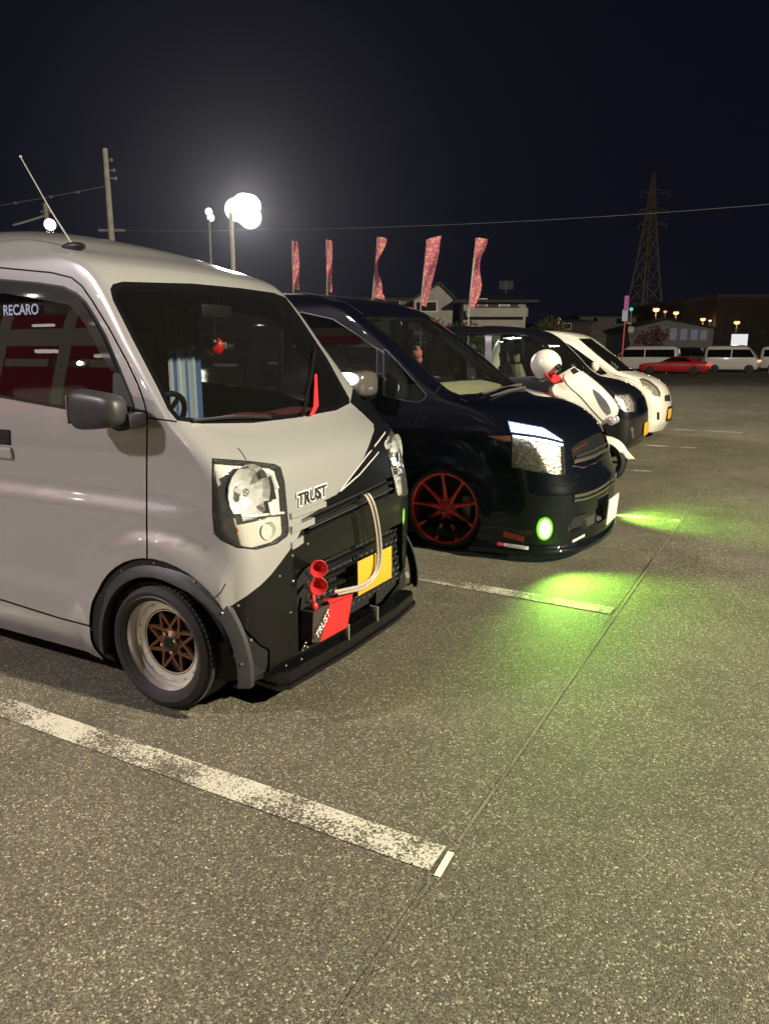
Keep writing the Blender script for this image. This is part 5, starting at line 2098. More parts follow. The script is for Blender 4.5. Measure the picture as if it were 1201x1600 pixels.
def right(D=1.0):
    return Vector((_ca, _sa, 0))


def fwd():
    return Vector((-_sa, _ca, 0))


def facing(o):
    """frame at o: X to the right of the lot view, Y away, Z up"""
    M = Matrix((right(), fwd(), Vector((0, 0, 1)))).transposed().to_4x4()
    M.translation = o
    return M


def base(px, D, py=515):
    p = onD(px, py, D)
    return Vector((p.x, p.y, 0))


def scale_at(D):
    return D / 1155.0


def zat(py, D):
    return onD(600, py, D).z


# --- floodlight mast in view, and two smaller lamps
def flood_heads(par, c, n, rad, spread, strength, col, aim=Vector((0, -1, -0.25))):
    em = emis('floodlight_face_%d' % int(strength), col, strength)
    k = 0
    for (dx, dz) in n:
        p = c + right() * dx * spread + Vector((0, 0, dz * spread))
        d = (Vector((0, 0, 1.0)) - p).normalized()
        M = Matrix.Translation(p) @ d.to_track_quat('Z', 'Y').to_matrix().to_4x4()
        hd = MB().lathe([(rad * 1.06, 0.0), (rad * 1.08, 0.02), (rad * 0.9, -0.12), (rad * 0.35, -0.3), (0, -0.3)], (0, 0, 0), 'Z', 24)
        hd.v = [tuple(M @ Vector(v)) for v in hd.v]
        ho = hd.build('lamp_head', M_STEEL, par)
        rg = MB().lathe([(rad, 0.0), (rad * 0.72, 0.03)], (0, 0, 0), 'Z', 24)
        rg.v = [tuple(M @ Vector(v)) for v in rg.v]
        rg.build('lamp_glare_rim', emis('floodlight_glare_rim', (1.0, 0.93, 0.84), 4), ho)  # dimmer ring imitates the soft edge of glare
        fc = MB().lathe([(rad * 0.72, 0.031), (rad * 0.4, 0.04), (0, 0.045)], (0, 0, 0), 'Z', 24)
        fc.v = [tuple(M @ Vector(v)) for v in fc.v]
        fc.build('lamp_face', em, ho)
        k += 1


FD = 30.0
fb = base(362, FD, 370)
mast = empty('floodlight_mast', fb, 'tall mast with a cluster of dazzling white floodlights', 'floodlight')
fc = onD(382, 328, FD)
MB().tube([fb, Vector((fb.x, fb.y, fc.z + 0.3))], [0.11, 0.08], 10).build('pole', M_CONC, mast)
MB().tube([Vector((fb.x, fb.y, fc.z - 0.2)), fc - right() * 0.1], 0.05, 8).build('bracket', M_STEEL, mast)
flood_heads(mast, fc, [(-0.52, 0.02), (-0.05, 0.28), (0.30, 0.22), (0.02, -0.18), (0.30, -0.40)], 0.42, 0.62, 60, (1.0, 0.95, 0.88))  # heads oversized and overlapped to imitate one blaze of glare
lamp('floodlight_glow', fc + (Vector((0, 0, 1)) - fc).normalized() * 0.55, L_MAIN['power'], L_MAIN['col'], 0.4, target=(2, 8, 0), spot=165, blend=0.3)

p = onD(326, 333, 46)
b2 = Vector((p.x, p.y, 0))
m2 = empty('floodlight_mast', b2, 'small distant lamp pole just left of the dazzling floodlight', 'floodlight')
MB().tube([b2, p + Vector((0, 0, 0.2))], [0.1, 0.06], 8).build('pole', M_CONC, m2)
flood_heads(m2, p, [(0, 0.08), (0.10, -0.25)], 0.20, 1.0, 40, (1.0, 0.88, 0.70))

# --- utility poles and wires
UD = 34.0
u0 = base(170, UD, 310)
ut = onD(163, 232, UD)
up_ = empty('utility_pole', u0, 'slim concrete utility pole standing left of the floodlight', 'utility pole')
MB().tube([u0, Vector((u0.x - 0.02, u0.y, ut.z))], [0.17, 0.11], 12).build('pole', M_CONC, up_)
for py, ln in ((250, 0.22), (266, 0.30), (279, 0.35)):
    z = zat(py, UD)
    c = Vector((u0.x, u0.y, z))
    m = MB().tube([c, c + right() * ln], 0.04, 6)
    m.ball(c + right() * ln, 0.08, 8, 6)
    m.build('insulator', M_STEEL, up_)
z = zat(360, UD)
c = Vector((u0.x, u0.y, z))
MB().box((-0.55, -0.05, -0.05), (0.6, 0.05, 0.05), M=facing(c)).build('cross_arm', M_STEEL, up_)
UD2 = 40.0
v0 = base(72, UD2, 335)
vt = onD(70, 318, UD2)
u2 = empty('utility_pole', v0, 'utility pole with a bright lamp rising behind the van roof', 'utility pole')
MB().tube([v0, Vector((v0.x, v0.y, vt.z))], [0.17, 0.12], 12).build('pole', M_CONC, u2)
c = Vector((v0.x, v0.y, zat(331, UD2)))
MB().box((-0.25, -0.05, -0.06), (0.3, 0.05, 0.06), M=facing(c)).build('cross_arm', M_STEEL, u2)
lc = onD(78, 351, UD2 - 0.6)
MB().tube([Vector((v0.x, v0.y, lc.z)), lc + Vector((0, 0, 0.05))], 0.04, 6).build('lamp_arm', M_STEEL, u2)
flood_heads(u2, lc, [(0, 0)], 0.27, 1.0, 40, (1.0, 0.90, 0.74))


def wire(name, pts, r, label, m=None):
    o = MB().tube(pts, r, 5, cap=False).build(name, m or mat('overhead_wire', (0.24, 0.24, 0.27), 0.5, 0.5))
    return tag(o, label, 'wire')


def sag(a, b, s, n=14):
    return [a.lerp(b, i / n) - Vector((0, 0, s * 4 * (i / n) * (1 - i / n))) for i in range(n + 1)]


wa = onD(-60, 330, 36)
wb = Vector((u0.x, u0.y, zat(290, UD)))
wire('overhead_cable', sag(wa, wb, 0.05), 0.022, 'thin cable running from the left to the slim utility pole')
m = MB()
for t in (0.38, 0.62, 0.8):
    m.ball(wa.lerp(wb, t) + Vector((0, 0, -0.05)), 0.09, 8, 6, (1.5, 1, 0.7))
tag(m.build('cable_fitting', M_STEEL), 'small fittings strung along the cable left of the slim pole', 'cable fitting')['kind'] = 'stuff'
wire('overhead_cable', sag(onD(20, 352, 39.5), Vector((v0.x, v0.y, zat(336, UD2))), 0.02), 0.05, 'short bright cable meeting the lamp pole above the van roof', mat('bright_wire', (0.6, 0.6, 0.6), 0.4, 0.5))
wire('overhead_cable', sag(onD(195, 360, 60), onD(420, 358, 70), 0.1), 0.03, 'faint cable low behind the floodlight mast')
wire('overhead_cable', sag(onD(430, 359, 46), onD(1260, 314, 40), 0.25), 0.012, 'long power line crossing the sky in front of the pylon', mat('pale_wire', (0.22, 0.22, 0.25), 0.6))

# --- lattice pylon
TD = 240.0
tb = base(1012, TD, 385)
py_ = empty('lattice_pylon', tb, 'dark lattice power pylon rising against the night sky', 'pylon')
H = zat(270, TD)
M_PYL = mat('weathered_pylon_steel', (0.36, 0.31, 0.22), 0.6, 0.1)
Mf = facing(tb) @ Matrix.Rotation(R(20), 4, 'Z')
lev = [0, 0.10, 0.20, 0.30, 0.40, 0.50, 0.58, 0.66, 0.73, 0.80, 0.86, 0.92, 0.97, 1.0]


def hw(t):
    return (4.6 * (1 - t) ** 1.25 + 0.55 * (1 - t) + 0.25) if t < 1 else 0.15


for sx, sy in ((-1, -1), (1, -1), (1, 1), (-1, 1)):
    MB().tube([Mf @ Vector((sx * hw(t), sy * hw(t), t * H)) for t in lev], 0.26, 4).build('leg', M_PYL, py_)
m = MB()
for i in range(len(lev) - 1):
    a, b = lev[i], lev[i + 1]
    cs = ((-1, -1), (1, -1), (1, 1), (-1, 1))
    for k in range(4):
        c1, c2 = cs[k], cs[(k + 1) % 4]
        A = Mf @ Vector((c1[0] * hw(a), c1[1] * hw(a), a * H))
        B = Mf @ Vector((c2[0] * hw(b), c2[1] * hw(b), b * H))
        Cc = Mf @ Vector((c2[0] * hw(a), c2[1] * hw(a), a * H))
        Dd = Mf @ Vector((c1[0] * hw(b), c1[1] * hw(b), b * H))
        m.tube([A, B], 0.13, 3)
        m.tube([Cc, Dd], 0.13, 3)
        m.tube([Dd, B], 0.10, 3)
m.build('bracing', M_PYL, py_)['kind'] = 'stuff'
for py in (300, 328, 350):
    z = zat(py, TD)
    c = Vector((tb.x, tb.y, z)) + right() * 0.8
    m = MB()
    for sg in (-1, 1):
        e = c + right() * sg * 4.2
        m.tube([c + Vector((0, 0, 0.9)), e], 0.12, 4)
        m.tube([c - Vector((0, 0, 0.5)), e], 0.12, 4)
        m.tube([e, e - Vector((0, 0, 1.6))], 0.14, 5)
    m.build('cross_arm', M_PYL, py_)

# lamp added at the pylon's foot only to light its steel
yl = base(985, TD - 40)
yo = empty('street_lamp', yl, 'added lamp at the foot of the pylon that lights it up', 'street lamp', 'lamps in the distance')
MB().tube([yl, yl + Vector((0, 0, 9))], [0.2, 0.12], 6).build('pole', M_STEEL, yo)
MB().ball(yl + Vector((0, 0, 9.2)), 0.3, 10, 8).build('lantern', emis('added_lantern', (1.0, 0.75, 0.45), 1.0), yo)
lamp('street_lamp_light', yl + Vector((0, 0, 9.8)), 7000, (1.0, 0.80, 0.55), 0.3, target=tb + Vector((0, 0, 30)), spot=130, blend=0.4)  # added uplight brings the pylon out of the dark

# --- promotional flags along the back of the lot
M_FLAG = None


def flag_mat():
    m, nt, b = nodes('flag_print')
    L = nt.links.new
    tc = nt.nodes.new('ShaderNodeTexCoord')
    mp = nt.nodes.new('ShaderNodeMapping')
    mp.inputs['Scale'].default_value = (9, 9, 16)
    nz = nt.nodes.new('ShaderNodeTexVoronoi')
    nz.inputs['Scale'].default_value = 1.0
    L(tc.outputs['Object'], mp.inputs[0])
    L(mp.outputs[0], nz.inputs['Vector'])
    r_ = nt.nodes.new('ShaderNodeValToRGB')
    e = r_.color_ramp.elements
    e[0].position, e[0].color = 0.30, (0.48, 0.26, 0.12, 1)
    e[1].position, e[1].color = 0.48, (0.34, 0.075, 0.14, 1)
    L(nz.outputs['Distance'], r_.inputs[0])
    L(r_.outputs[0], b.inputs['Base Color'])
    b.inputs['Roughness'].default_value = 0.8
    return m


M_FLAG = flag_mat()
GD = 19.0
flags = [(457, 468, 376, 452, 0), (510, 519, 374, 456, 1), (588, 602, 370, 466, 2), (664, 686, 374, 477, 3), (740, 757, 372, 480, 4)]
flab = ['pink flag nearest the floodlight, furled to a narrow strip', 'thinnest pink flag, second from the floodlight', 'pink flag twisted at mid height, middle of the five',
        'pink flag with its wide top corner blown out, above the gabled house', 'pink flag nearest the pylon, in front of the balcony house']
for (x0, x1, yt, yb, k) in flags:
    b0 = base(x0 - (0 if k < 2 else 7), GD, 430)
    fo = empty('promotional_flag', b0, flab[k], 'flag', 'pink promotional flags behind the row')
    zt, zb = zat(yt, GD), zat(yb, GD)
    wpx = scale_at(GD)
    lean = right() * ((8 if k >= 2 else 0) * wpx)
    tp = Vector((b0.x, b0.y, zt)) + lean
    MB().tube([b0, Vector((b0.x, b0.y, zb)), tp], [0.018, 0.015, 0.011], 6).build('pole', M_STEEL, fo)
    P = []
    n = 18
    for i in range(n + 1):
        t = i / n
        p = Vector((b0.x, b0.y, zt + (zb - zt) * t)) + lean * (1 - t)
        w_ = (x1 - x0) * wpx
        prof_ = {0: 0.75 + 0.2 * t, 1: 0.9, 2: (1.0 - 0.75 * math.sin(math.pi * min(1, t * 1.15)) ** 2) * (1 if t < 0.9 else 1.3), 3: 1.0 - 0.6 * t, 4: 0.75 + 0.25 * math.cos(t * 9)}[k]
        row = []
        for j in range(7):
            u = j / 6
            row.append(p + right() * (w_ * prof_ * u) + fwd() * (0.05 * math.sin(t * 7 + u * 5 + k) + 0.12 * u * math.sin(t * 5 + k)) + Vector((0, 0, (0.10 * u if (k == 3 and t < 0.15) else -0.03 * u * u))))
        P.append(row)
    MB().grid(P).build('cloth', M_FLAG, fo)


# --- houses
def house(name, px0, px1, ytop, yeave, D, depth, wall, label, gable=True, wins=(), roof_over=0.4, ridge=0.5):
    c = base((px0 + px1) / 2, D)
    o = empty(name, c, label, 'house')
    M = facing(c)
    w_ = (px1 - px0) * scale_at(D) / 2
    ze, zt = zat(yeave, D), zat(ytop, D)
    if gable:
        xr_ = -w_ + 2 * w_ * ridge
        pr_ = [(-w_, 0), (w_, 0), (w_, ze), (xr_, zt), (-w_, ze)]
        Mx_ = M @ Matrix(((1, 0, 0, 0), (0, 0, 1, 0), (0, 1, 0, 0), (0, 0, 0, 1)))
        MB().prism(pr_, 0, depth, M=Mx_).build('wall', wall, o)
        for (a, b) in (((-w_ - roof_over, ze - roof_over * (zt - ze) / max(w_, 0.1)), (xr_, zt)), ((xr_, zt), (w_ + roof_over, ze - roof_over * (zt - ze) / max(w_, 0.1)))):
            q = [(a[0], a[1] + 0.02), (b[0], b[1] + 0.02), (b[0], b[1] + 0.2), (a[0], a[1] + 0.2)]
            MB().prism(q, -0.35, depth + 0.35, M=Mx_).build('roof', M_ROOF, o)
    else:
        MB().box((-w_, 0, 0), (w_, depth, ze), M=M).build('wall', wall, o)
        # hipped roof
        ro = roof_over
        vs = [(-w_ - ro, -ro, ze + 0.01), (w_ + ro, -ro, ze + 0.01), (w_ + ro, depth + ro, ze + 0.01), (-w_ - ro, depth + ro, ze + 0.01), (-w_ * 0.45, depth / 2, zt), (w_ * 0.45, depth / 2, zt)]
        vs2 = [(v[0], v[1], v[2] - 0.15) for v in vs[:4]]
        m = MB().add([M @ Vector(v) for v in vs + vs2], [(0, 1, 5, 4), (1, 2, 5), (2, 3, 4, 5), (3, 0, 4), (6, 7, 1, 0), (7, 8, 2, 1), (8, 9, 3, 2), (9, 6, 0, 3), (9, 8, 7, 6)])
        m.build('roof', M_ROOF, o)
    for (x0, y0, x1, y1) in wins:
        s_ = scale_at(D)
        cx = (px0 + px1) / 2
        a = ((x0 - cx) * s_, zat(y1, D))
        b = ((x1 - cx) * s_, zat(y0, D))
        fr_o = MB().box((a[0] - 0.06, -0.06, a[1] - 0.06), (b[0] + 0.06, -0.003, b[1] + 0.06), M=M).build('window', M_STEEL, o)
        MB().box((a[0], -0.075, a[1]), (b[0], -0.062, b[1]), M=M).build('pane', M_WINDK, fr_o)
    return o, M, w_


h1, Mh, w_ = house('house', 646, 705, 445, 468, 52, 9, M_WALLW, 'pale gabled house behind the fourth pink flag', True, [(650, 472, 680, 486)], ridge=0.65)
h2, Mh, w_ = house('house', 724, 818, 452, 470, 50, 9, M_WALLW, 'white house with dark balcony band and dark tiled roof', False, [(746, 468, 758, 480), (778, 470, 792, 480)], roof_over=0.7)
s_ = scale_at(50)
cx = 771
MB().box(((738 - cx) * s_, -0.9, zat(482, 50)), ((806 - cx) * s_, -0.01, zat(480.5, 50)), M=Mh).build('balcony_floor', M_WALLD, h2)
MB().box(((726 - cx) * s_, -1.0, zat(496, 50)), ((817 - cx) * s_, -0.9, zat(482.5, 50)), M=Mh).build('balcony_parapet', M_WALLW, h2)
MB().box(((738 - cx) * s_, -0.04, zat(480, 50)), ((806 - cx) * s_, -0.012, zat(469, 50)), M=Mh).build('cladding', M_WALLD, h2)
p = onD(790, 440, 54)
an = MB().tube([Vector((p.x, p.y, zat(458, 54))), p + Vector((0, 0, 0.1))], 0.04, 5)
for i in range(5):
    an.tube([p + right() * (-0.5) + Vector((0, 0, -0.12 * i)), p + right() * 0.5 + Vector((0, 0, -0.12 * i))], 0.03, 4)
an.build('roof_aerial', M_STEEL, h2)
house('house', 556, 645, 452, 466, 58, 10, M_WALLB, 'low beige house partly hidden by the navy roof', False, [(604, 470, 622, 480)], roof_over=0.4)
house('house', 868, 922, 494, 502, 70, 8, M_WALLD, 'dim brown house beyond the pearl white roof', False, [(880, 506, 890, 514)], roof_over=0.3)
house('house', 905, 990, 486, 493, 95, 12, M_WALLB, 'long dark house beyond the red and white pole', False, [(925, 496, 932, 503), (960, 497, 972, 506)], roof_over=0.5)
# low white depot with a shallow gable, and big blank sheds behind it
h5, Mh, w_ = house('depot', 985, 1112, 500, 514, 86, 12, mat('depot_cladding', (0.30, 0.30, 0.31), 0.7, noise_amt=0.2), 'low pale depot with a shallow gable roof and lit shutters', True, [], roof_over=0.5, ridge=0.42)
h5['category'] = 'depot'
s_ = scale_at(86)
cx = 1048.5
for k, x in enumerate((1030, 1046, 1062, 1078, 1092)):
    MB().box(((x - cx) * s_, -0.05, zat(531, 86)), ((x + 10 - cx) * s_, -0.012, zat(512 + k, 86)), M=Mh).build('shutter', emis('lit_shutter', (0.55, 0.58, 0.66), 0.16), h5)
for (nm, x0, x1, yt, D, dp, lab) in (('warehouse', 1118, 1300, 465, 120, 30, 'large brown warehouse block at the far side of the lot'), ('warehouse', 1040, 1130, 474, 150, 30, 'lower brown warehouse block behind the depot')):
    c = base((x0 + x1) / 2, D)
    o = empty(nm, c, lab, 'warehouse')
    M = facing(c)
    w_ = (x1 - x0) * scale_at(D) / 2
    zt = zat(yt, D)
    MB().box((-w_, 0, 0), (w_, dp, zt), M=M).build('wall', M_WALLD, o)
    MB().box((-w_ - 0.1, -0.1, zt + 0.003), (w_ + 0.1, dp, zt + 0.5), M=M).build('parapet', mat('shed_trim', (0.14, 0.12, 0.11), 0.8), o)
    for k in range(8):
        x = -w_ + (k + 0.5) * 2 * w_ / 8
        MB().box((x - 0.15, -0.12, 0), (x + 0.15, -0.004, zt), M=M).build('wall_rib', M_WALLD, o)
# --- street lamps with orange light
for (px, py, D, r_, st) in ((1024, 484, 100, 0.34, 3.2), (1055, 489, 110, 0.32, 2.8), (1097, 499, 100, 0.28, 2.4), (1150, 504, 90, 0.28, 2.6), (1108, 501, 120, 0.20, 1.5), (872, 499, 64, 0.12, 2.0), (1038, 487, 130, 0.25, 1.2)):
    p = onD(px, py, D)
    b0 = Vector((p.x, p.y, 0))
    lab = {1024: 'orange street lamp nearest the pylon foot, brightest of the row', 1055: 'orange street lamp second from the pylon', 1097: 'orange street lamp above the right end of the depot roof',
           1150: 'orange street lamp over the lit white board', 1108: 'small white lamp close by an orange one at the warehouse corner', 872: 'small yellow porch lamp above the pearl white car roof', 1038: 'faint lamp between the two brightest orange lamps'}[px]
    o = empty('street_lamp', b0, lab, 'street lamp', 'lamps in the distance')
    MB().tube([b0, b0 + Vector((0, 0, p.z + 0.2))], [0.11, 0.06], 6).build('pole', M_STEEL, o)
    MB().ball(p, r_, 14, 10, (1.2, 1.2, 0.8)).build('lantern', emis('sodium_%d' % px, (1.0, 0.50, 0.20) if px != 1108 else (0.9, 0.95, 1.0), st), o)
    lamp('street_lamp_light', p - Vector((0, 0, r_ + 0.1)), 260 * st * r_, (1.0, 0.52, 0.22), 0.2)
    MB().lathe([(r_ * 1.3, 0), (r_ * 0.5, r_ * 0.7), (0, r_ * 0.75)], p + Vector((0, 0, r_ * 0.45)), 'Z', 12).build('hood', M_STEEL, o)
# --- lit white board, pole sign
p = onD(1154, 533, 74)
o = empty('lit_board', Vector((p.x, p.y, 0)), 'bright white lit board at the far edge of the lot', 'sign board')
M = facing(Vector((p.x, p.y, p.z)))
s_ = scale_at(74)
MB().box((-13 * s_, 0.06, -11 * s_), (13 * s_, 0.26, 11 * s_), M=M).build('board_box', M_STEEL, o)
MB().box((-12.3 * s_, 0.02, -10.3 * s_), (12.3 * s_, 0.058, 10.3 * s_), M=M).build('board_face', emis('lit_board_face', (0.95, 0.95, 1.0), 0.85), o)
MB().ball(M @ Vector((3 * s_, -0.1, -12 * s_)), 0.5, 10, 8, (1.6, 1, 0.8)).build('dark_shrub_edge', M_ROOF, o)
MB().tube([Vector((p.x, p.y, 0)), Vector((p.x, p.y, p.z - 10 * s_))], 0.12, 8).build('post', M_STEEL, o)
PD = 36.0
b0 = base(974, PD, 500)
o = empty('pole_sign', b0, 'slender red pole carrying narrow pink and white sign panels', 'pole sign')
M_RPOLE = mat('red_pole_paint', (0.42, 0.03, 0.05), 0.5)
tp = onD(976, 462, PD)
MB().tube([b0, Vector((b0.x + 0.05, b0.y, tp.z))], 0.035, 8).build('pole', M_RPOLE, o)
c = Vector((b0.x + 0.03, b0.y, zat(474, PD)))
MB().box((-0.09, -0.05, -0.34), (0.12, -0.037, 0.34), M=facing(c)).build('pink_panel', emis('pink_panel_face', (0.75, 0.25, 0.5), 0.35), o)
c = Vector((b0.x + 0.02, b0.y, zat(493, PD)))
MB().box((-0.14, -0.05, -0.26), (0.12, -0.037, 0.26), M=facing(c)).build('white_panel', emis('white_panel_face', (0.7, 0.68, 0.72), 0.38), o)
for (px, py, w2, h2_) in ((981, 505, 0.10, 0.03), (984, 515, 0.13, 0.13)):
    c = onD(px, py, PD)
    MB().box((-w2, -0.05, -h2_), (w2, -0.03, h2_), M=facing(c)).build('small_panel', M_WALLB, o)
p = onD(985, 485, 70)
o = empty('traffic_signal', Vector((p.x, p.y, 0)), 'distant green traffic light just past the red pole', 'traffic light')
MB().tube([Vector((p.x, p.y, 0)), p], 0.08, 6).build('pole', M_STEEL, o)
MB().ball(p + Vector((0, 0, 0.1)), 0.17, 10, 8).build('green_lens', emis('signal_green', (0.1, 0.9, 0.65), 0.8), o)


# --- far parked vehicles
def far_car(name, px0, px1, ybot, D, keys_h, paint, label, cat, heading, lamps=None, win=None, group='vehicles on the far side of the lot'):
    """heading +1: nose to the right of the picture, -1 to the left; the car stands square to the rows"""
    a, b = onZ(px0, ybot), onZ(px1, ybot)
    L_ = abs(b.x - a.x)
    c = (a + b) / 2
    o = empty(name, Vector((c.x, c.y, 0)), label, cat, group)
    k2 = []
    for (z, f_, r_, w_) in keys_h:
        k2.append((z, c.x + L_ / 2 - f_ * L_, 0.12, 0.25, 0.25, w_, c.x - L_ / 2 + r_ * L_))
    Sx = Shell(o, c.y, k2, rows=36, nf=6, nc=5, ns=16, nr=4)
    if heading < 0:
        for v in Sx.bm.verts:
            v.co.x = 2 * c.x - v.co.x
        bmesh.ops.reverse_faces(Sx.bm, faces=Sx.bm.faces[:])
        Sx.ref_v = [Vector((2 * c.x - v.x, v.y, v.z)) for v in Sx.ref_v]
        Sx.ref_n = [Vector((-v.x, v.y, v.z)) for v in Sx.ref_n]
        Sx.bvh = BVHTree.FromPolygons(Sx.ref_v, Sx.ref_f)
        Sx.bm.normal_update()
    for sg in (-1, 1):
        for poly in win:
            pl = [(c.x + heading * (L_ / 2 - u * L_), z) for (u, z) in poly]
            Sx.part(Sx.cut(pl, SideView(sg), lambda q, sg=sg: (q.y - c.y) * sg > 0.2), 'side_window', G_TINT if paint is not M_RED else G_TINT, off=-0.004)
    if len(lamps or []) > 0:
        for (u, z, rr_, mm, nm) in lamps:
            for sg in (-1, 1):
                MB().ball((c.x + heading * (L_ / 2 - u * L_), c.y + sg * (keys_h[2][3] - 0.08), z), rr_, 10, 8, (1, 0.7, 0.8)).build(nm, mm, o)
    Sx.rest('body', paint)
    for u in (0.18, 0.80):
        for sg in (-1, 1):
            x = c.x + heading * (L_ / 2 - u * L_)
            wr = MB().lathe([(0.0, 0.0), (0.2, 0.0), (0.31, -0.02 * sg), (0.31, -sg * 0.18), (0.0, -sg * 0.18)], (x, c.y + sg * (keys_h[2][3] + 0.004), 0.31), 'Y', 20)
            wr.build('wheel', M_RUBBER, o)
    return o


VAN_H = [(0.25, 0.03, 0.01, 0.78), (0.45, 0.0, 0.0, 0.84), (0.9, 0.01, 0.0, 0.86), (1.1, 0.05, 0.0, 0.85), (1.75, 0.18, 0.02, 0.76), (1.88, 0.22, 0.04, 0.70), (1.95, 0.32, 0.1, 0.45), (1.97, 0.45, 0.3, 0.05)]
VAN_W = [[(0.10, 1.12), (0.20, 1.68), (0.50, 1.68), (0.50, 1.12)], [(0.52, 1.12), (0.52, 1.68), (0.94, 1.68), (0.95, 1.12)]]
CAR_H = [(0.18, 0.03, 0.02, 0.74), (0.3, 0.0, 0.0, 0.80), (0.55, 0.0, 0.0, 0.82), (0.72, 0.08, 0.01, 0.81), (0.82, 0.30, 0.06, 0.78), (1.0, 0.38, 0.16, 0.68), (1.16, 0.46, 0.26, 0.56), (1.22, 0.52, 0.36, 0.35), (1.235, 0.58, 0.45, 0.05)]
CAR_W = [[(0.36, 0.84), (0.47, 1.13), (0.66, 1.14), (0.78, 0.86)]]
E_TAIL = emis('tail_lamp_red', (1.0, 0.05, 0.05), 1.6)
E_HEAD = emis('warm_lamp', (1.0, 0.55, 0.30), 1.2)
M_FRED = mat('far_red_paint', (0.42, 0.012, 0.015), 0.3, coat=1.0, back=TRIM_BACK)
M_FWHT = mat('far_white_paint', (0.66, 0.63, 0.60), 0.35, coat=0.8, back=TRIM_BACK)
M_FBLK = mat('far_black_paint', (0.012, 0.011, 0.013), 0.3, coat=0.8, back=TRIM_BACK)
far_car('parked_van', 950, 1062, 581, 56, VAN_H, M_FWHT, 'white van behind the low red coupe', 'van', -1, [(0.02, 0.8, 0.12, E_HEAD, 'headlight')], VAN_W)
far_car('parked_coupe', 992, 1110, 584, 54, CAR_H, M_FRED, 'low bright red coupe on the far side with glowing tail lamps', 'coupe', -1, [(0.985, 0.66, 0.14, E_TAIL, 'tail_light')], CAR_W)
far_car('parked_van', 1096, 1186, 582, 55, VAN_H, M_FWHT, 'white van to the right of the red coupe', 'van', 1, [(0.02, 0.85, 0.12, E_HEAD, 'headlight')], VAN_W)
far_car('parked_van', 1052, 1104, 574, 66, VAN_H, M_FBLK, 'black van between the depot and the red coupe', 'van', 1, [(0.02, 0.85, 0.1, mat('dull_lamp', (0.4, 0.4, 0.4), 0.3), 'headlight')], VAN_W)
far_car('parked_van', 1183, 1290, 580, 57, VAN_H, M_FWHT, 'white van cut by the edge of the picture', 'van', 1, [(0.02, 0.85, 0.1, mat('dull_lamp', (0.4, 0.4, 0.4), 0.3), 'headlight')], VAN_W)
for (px, lab) in ((1039.5, 'short white post in front of the red coupe'), (1200, 'short white post near the picture edge')):
    b0 = onZ(px, 584)
    o = MB().tube([b0, b0 + Vector((0, 0, 1.05))], 0.05, 8).build('bollard', M_WALLW)
    tag(o, lab, 'bollard', 'white posts along the far edge')


# --- shrubs and trees of the gardens behind
def leafy(name, px, D, h0, h1, wd, label, cat, m, n=700, seed=1, trunk=True):
    rnd = random.Random(seed)
    b0 = base(px, D)
    o = empty(name, b0, label, cat)
    if trunk:
        t = MB().tube([b0, b0 + Vector((0.05, 0, h0 + (h1 - h0) * 0.5))], [0.10, 0.05], 7)
        for k in range(6):
            a = rnd.uniform(0, 6.28)
            t.tube([b0 + Vector((0, 0, h0 * 0.8 + 0.1 * k)), b0 + Vector((wd * 0.6 * math.cos(a), wd * 0.6 * math.sin(a), h0 + (h1 - h0) * rnd.uniform(0.4, 0.9)))], [0.045, 0.015], 5)
        t.build('trunk', M_WALLD, o)
    mm = MB()
    clumps = [(rnd.uniform(-0.7, 0.7), rnd.uniform(-0.7, 0.7), rnd.uniform(0.1, 0.95), rnd.uniform(0.25, 0.5)) for _ in range(14)]
    for i in range(n):
        cx, cy, cz, cr = clumps[rnd.randrange(14)]
        d = Vector((rnd.gauss(0, 1), rnd.gauss(0, 1), rnd.gauss(0, 1))).normalized() * cr * rnd.random() ** 0.4
        p = b0 + Vector(((cx + d.x) * wd, (cy + d.y) * wd, h0 + (h1 - h0) * (cz + d.z * 0.5)))
        if p.z < 0.05:
            continue
        s = rnd.uniform(0.08, 0.17)
        u = Vector((rnd.gauss(0, 1), rnd.gauss(0, 1), rnd.gauss(0, 1))).normalized()
        v = u.orthogonal().normalized()
        mm.add([p - u * s, p + v * s * 0.5, p + u * s, p - v * s * 0.5], [(0, 1, 2, 3)])
    mm.build('crown', m, o, fix=False)['kind'] = 'stuff'
    return o


M_LEAF = mat('dark_foliage', (0.045, 0.060, 0.022), 0.7)
M_LEAF2 = mat('olive_foliage', (0.10, 0.09, 0.03), 0.7)
M_LEAF3 = mat('reddish_foliage', (0.16, 0.06, 0.055), 0.7)
leafy('garden_tree', 700, 44, 0.4, 3.2, 1.6, 'dark garden tree between the two pale houses', 'tree', M_LEAF, 900, 3)
leafy('garden_shrub', 672, 42, 0.3, 2.6, 1.6, 'dark shrub below the gabled house', 'shrub', M_LEAF, 700, 4)
leafy('garden_shrub', 750, 41, 0.3, 2.2, 2.0, 'dark shrub under the balcony house', 'shrub', M_LEAF, 700, 5)
leafy('garden_tree', 856, 58, 0.8, 4.0, 1.8, 'olive tree lit by the yellow porch lamp', 'tree', M_LEAF2, 900, 6)
leafy('garden_tree', 1016, 66, 0.6, 3.6, 1.7, 'reddish tree in front of the pale depot', 'tree', M_LEAF3, 1000, 7)
leafy('garden_tree', 1034, 64, 0.5, 3.2, 1.4, 'reddish bush beside the black van', 'shrub', M_LEAF3, 800, 8)
leafy('garden_tree', 1182, 76, 0.6, 4.0, 1.5, 'dark tree to the right of the lit board', 'tree', M_LEAF, 900, 9)

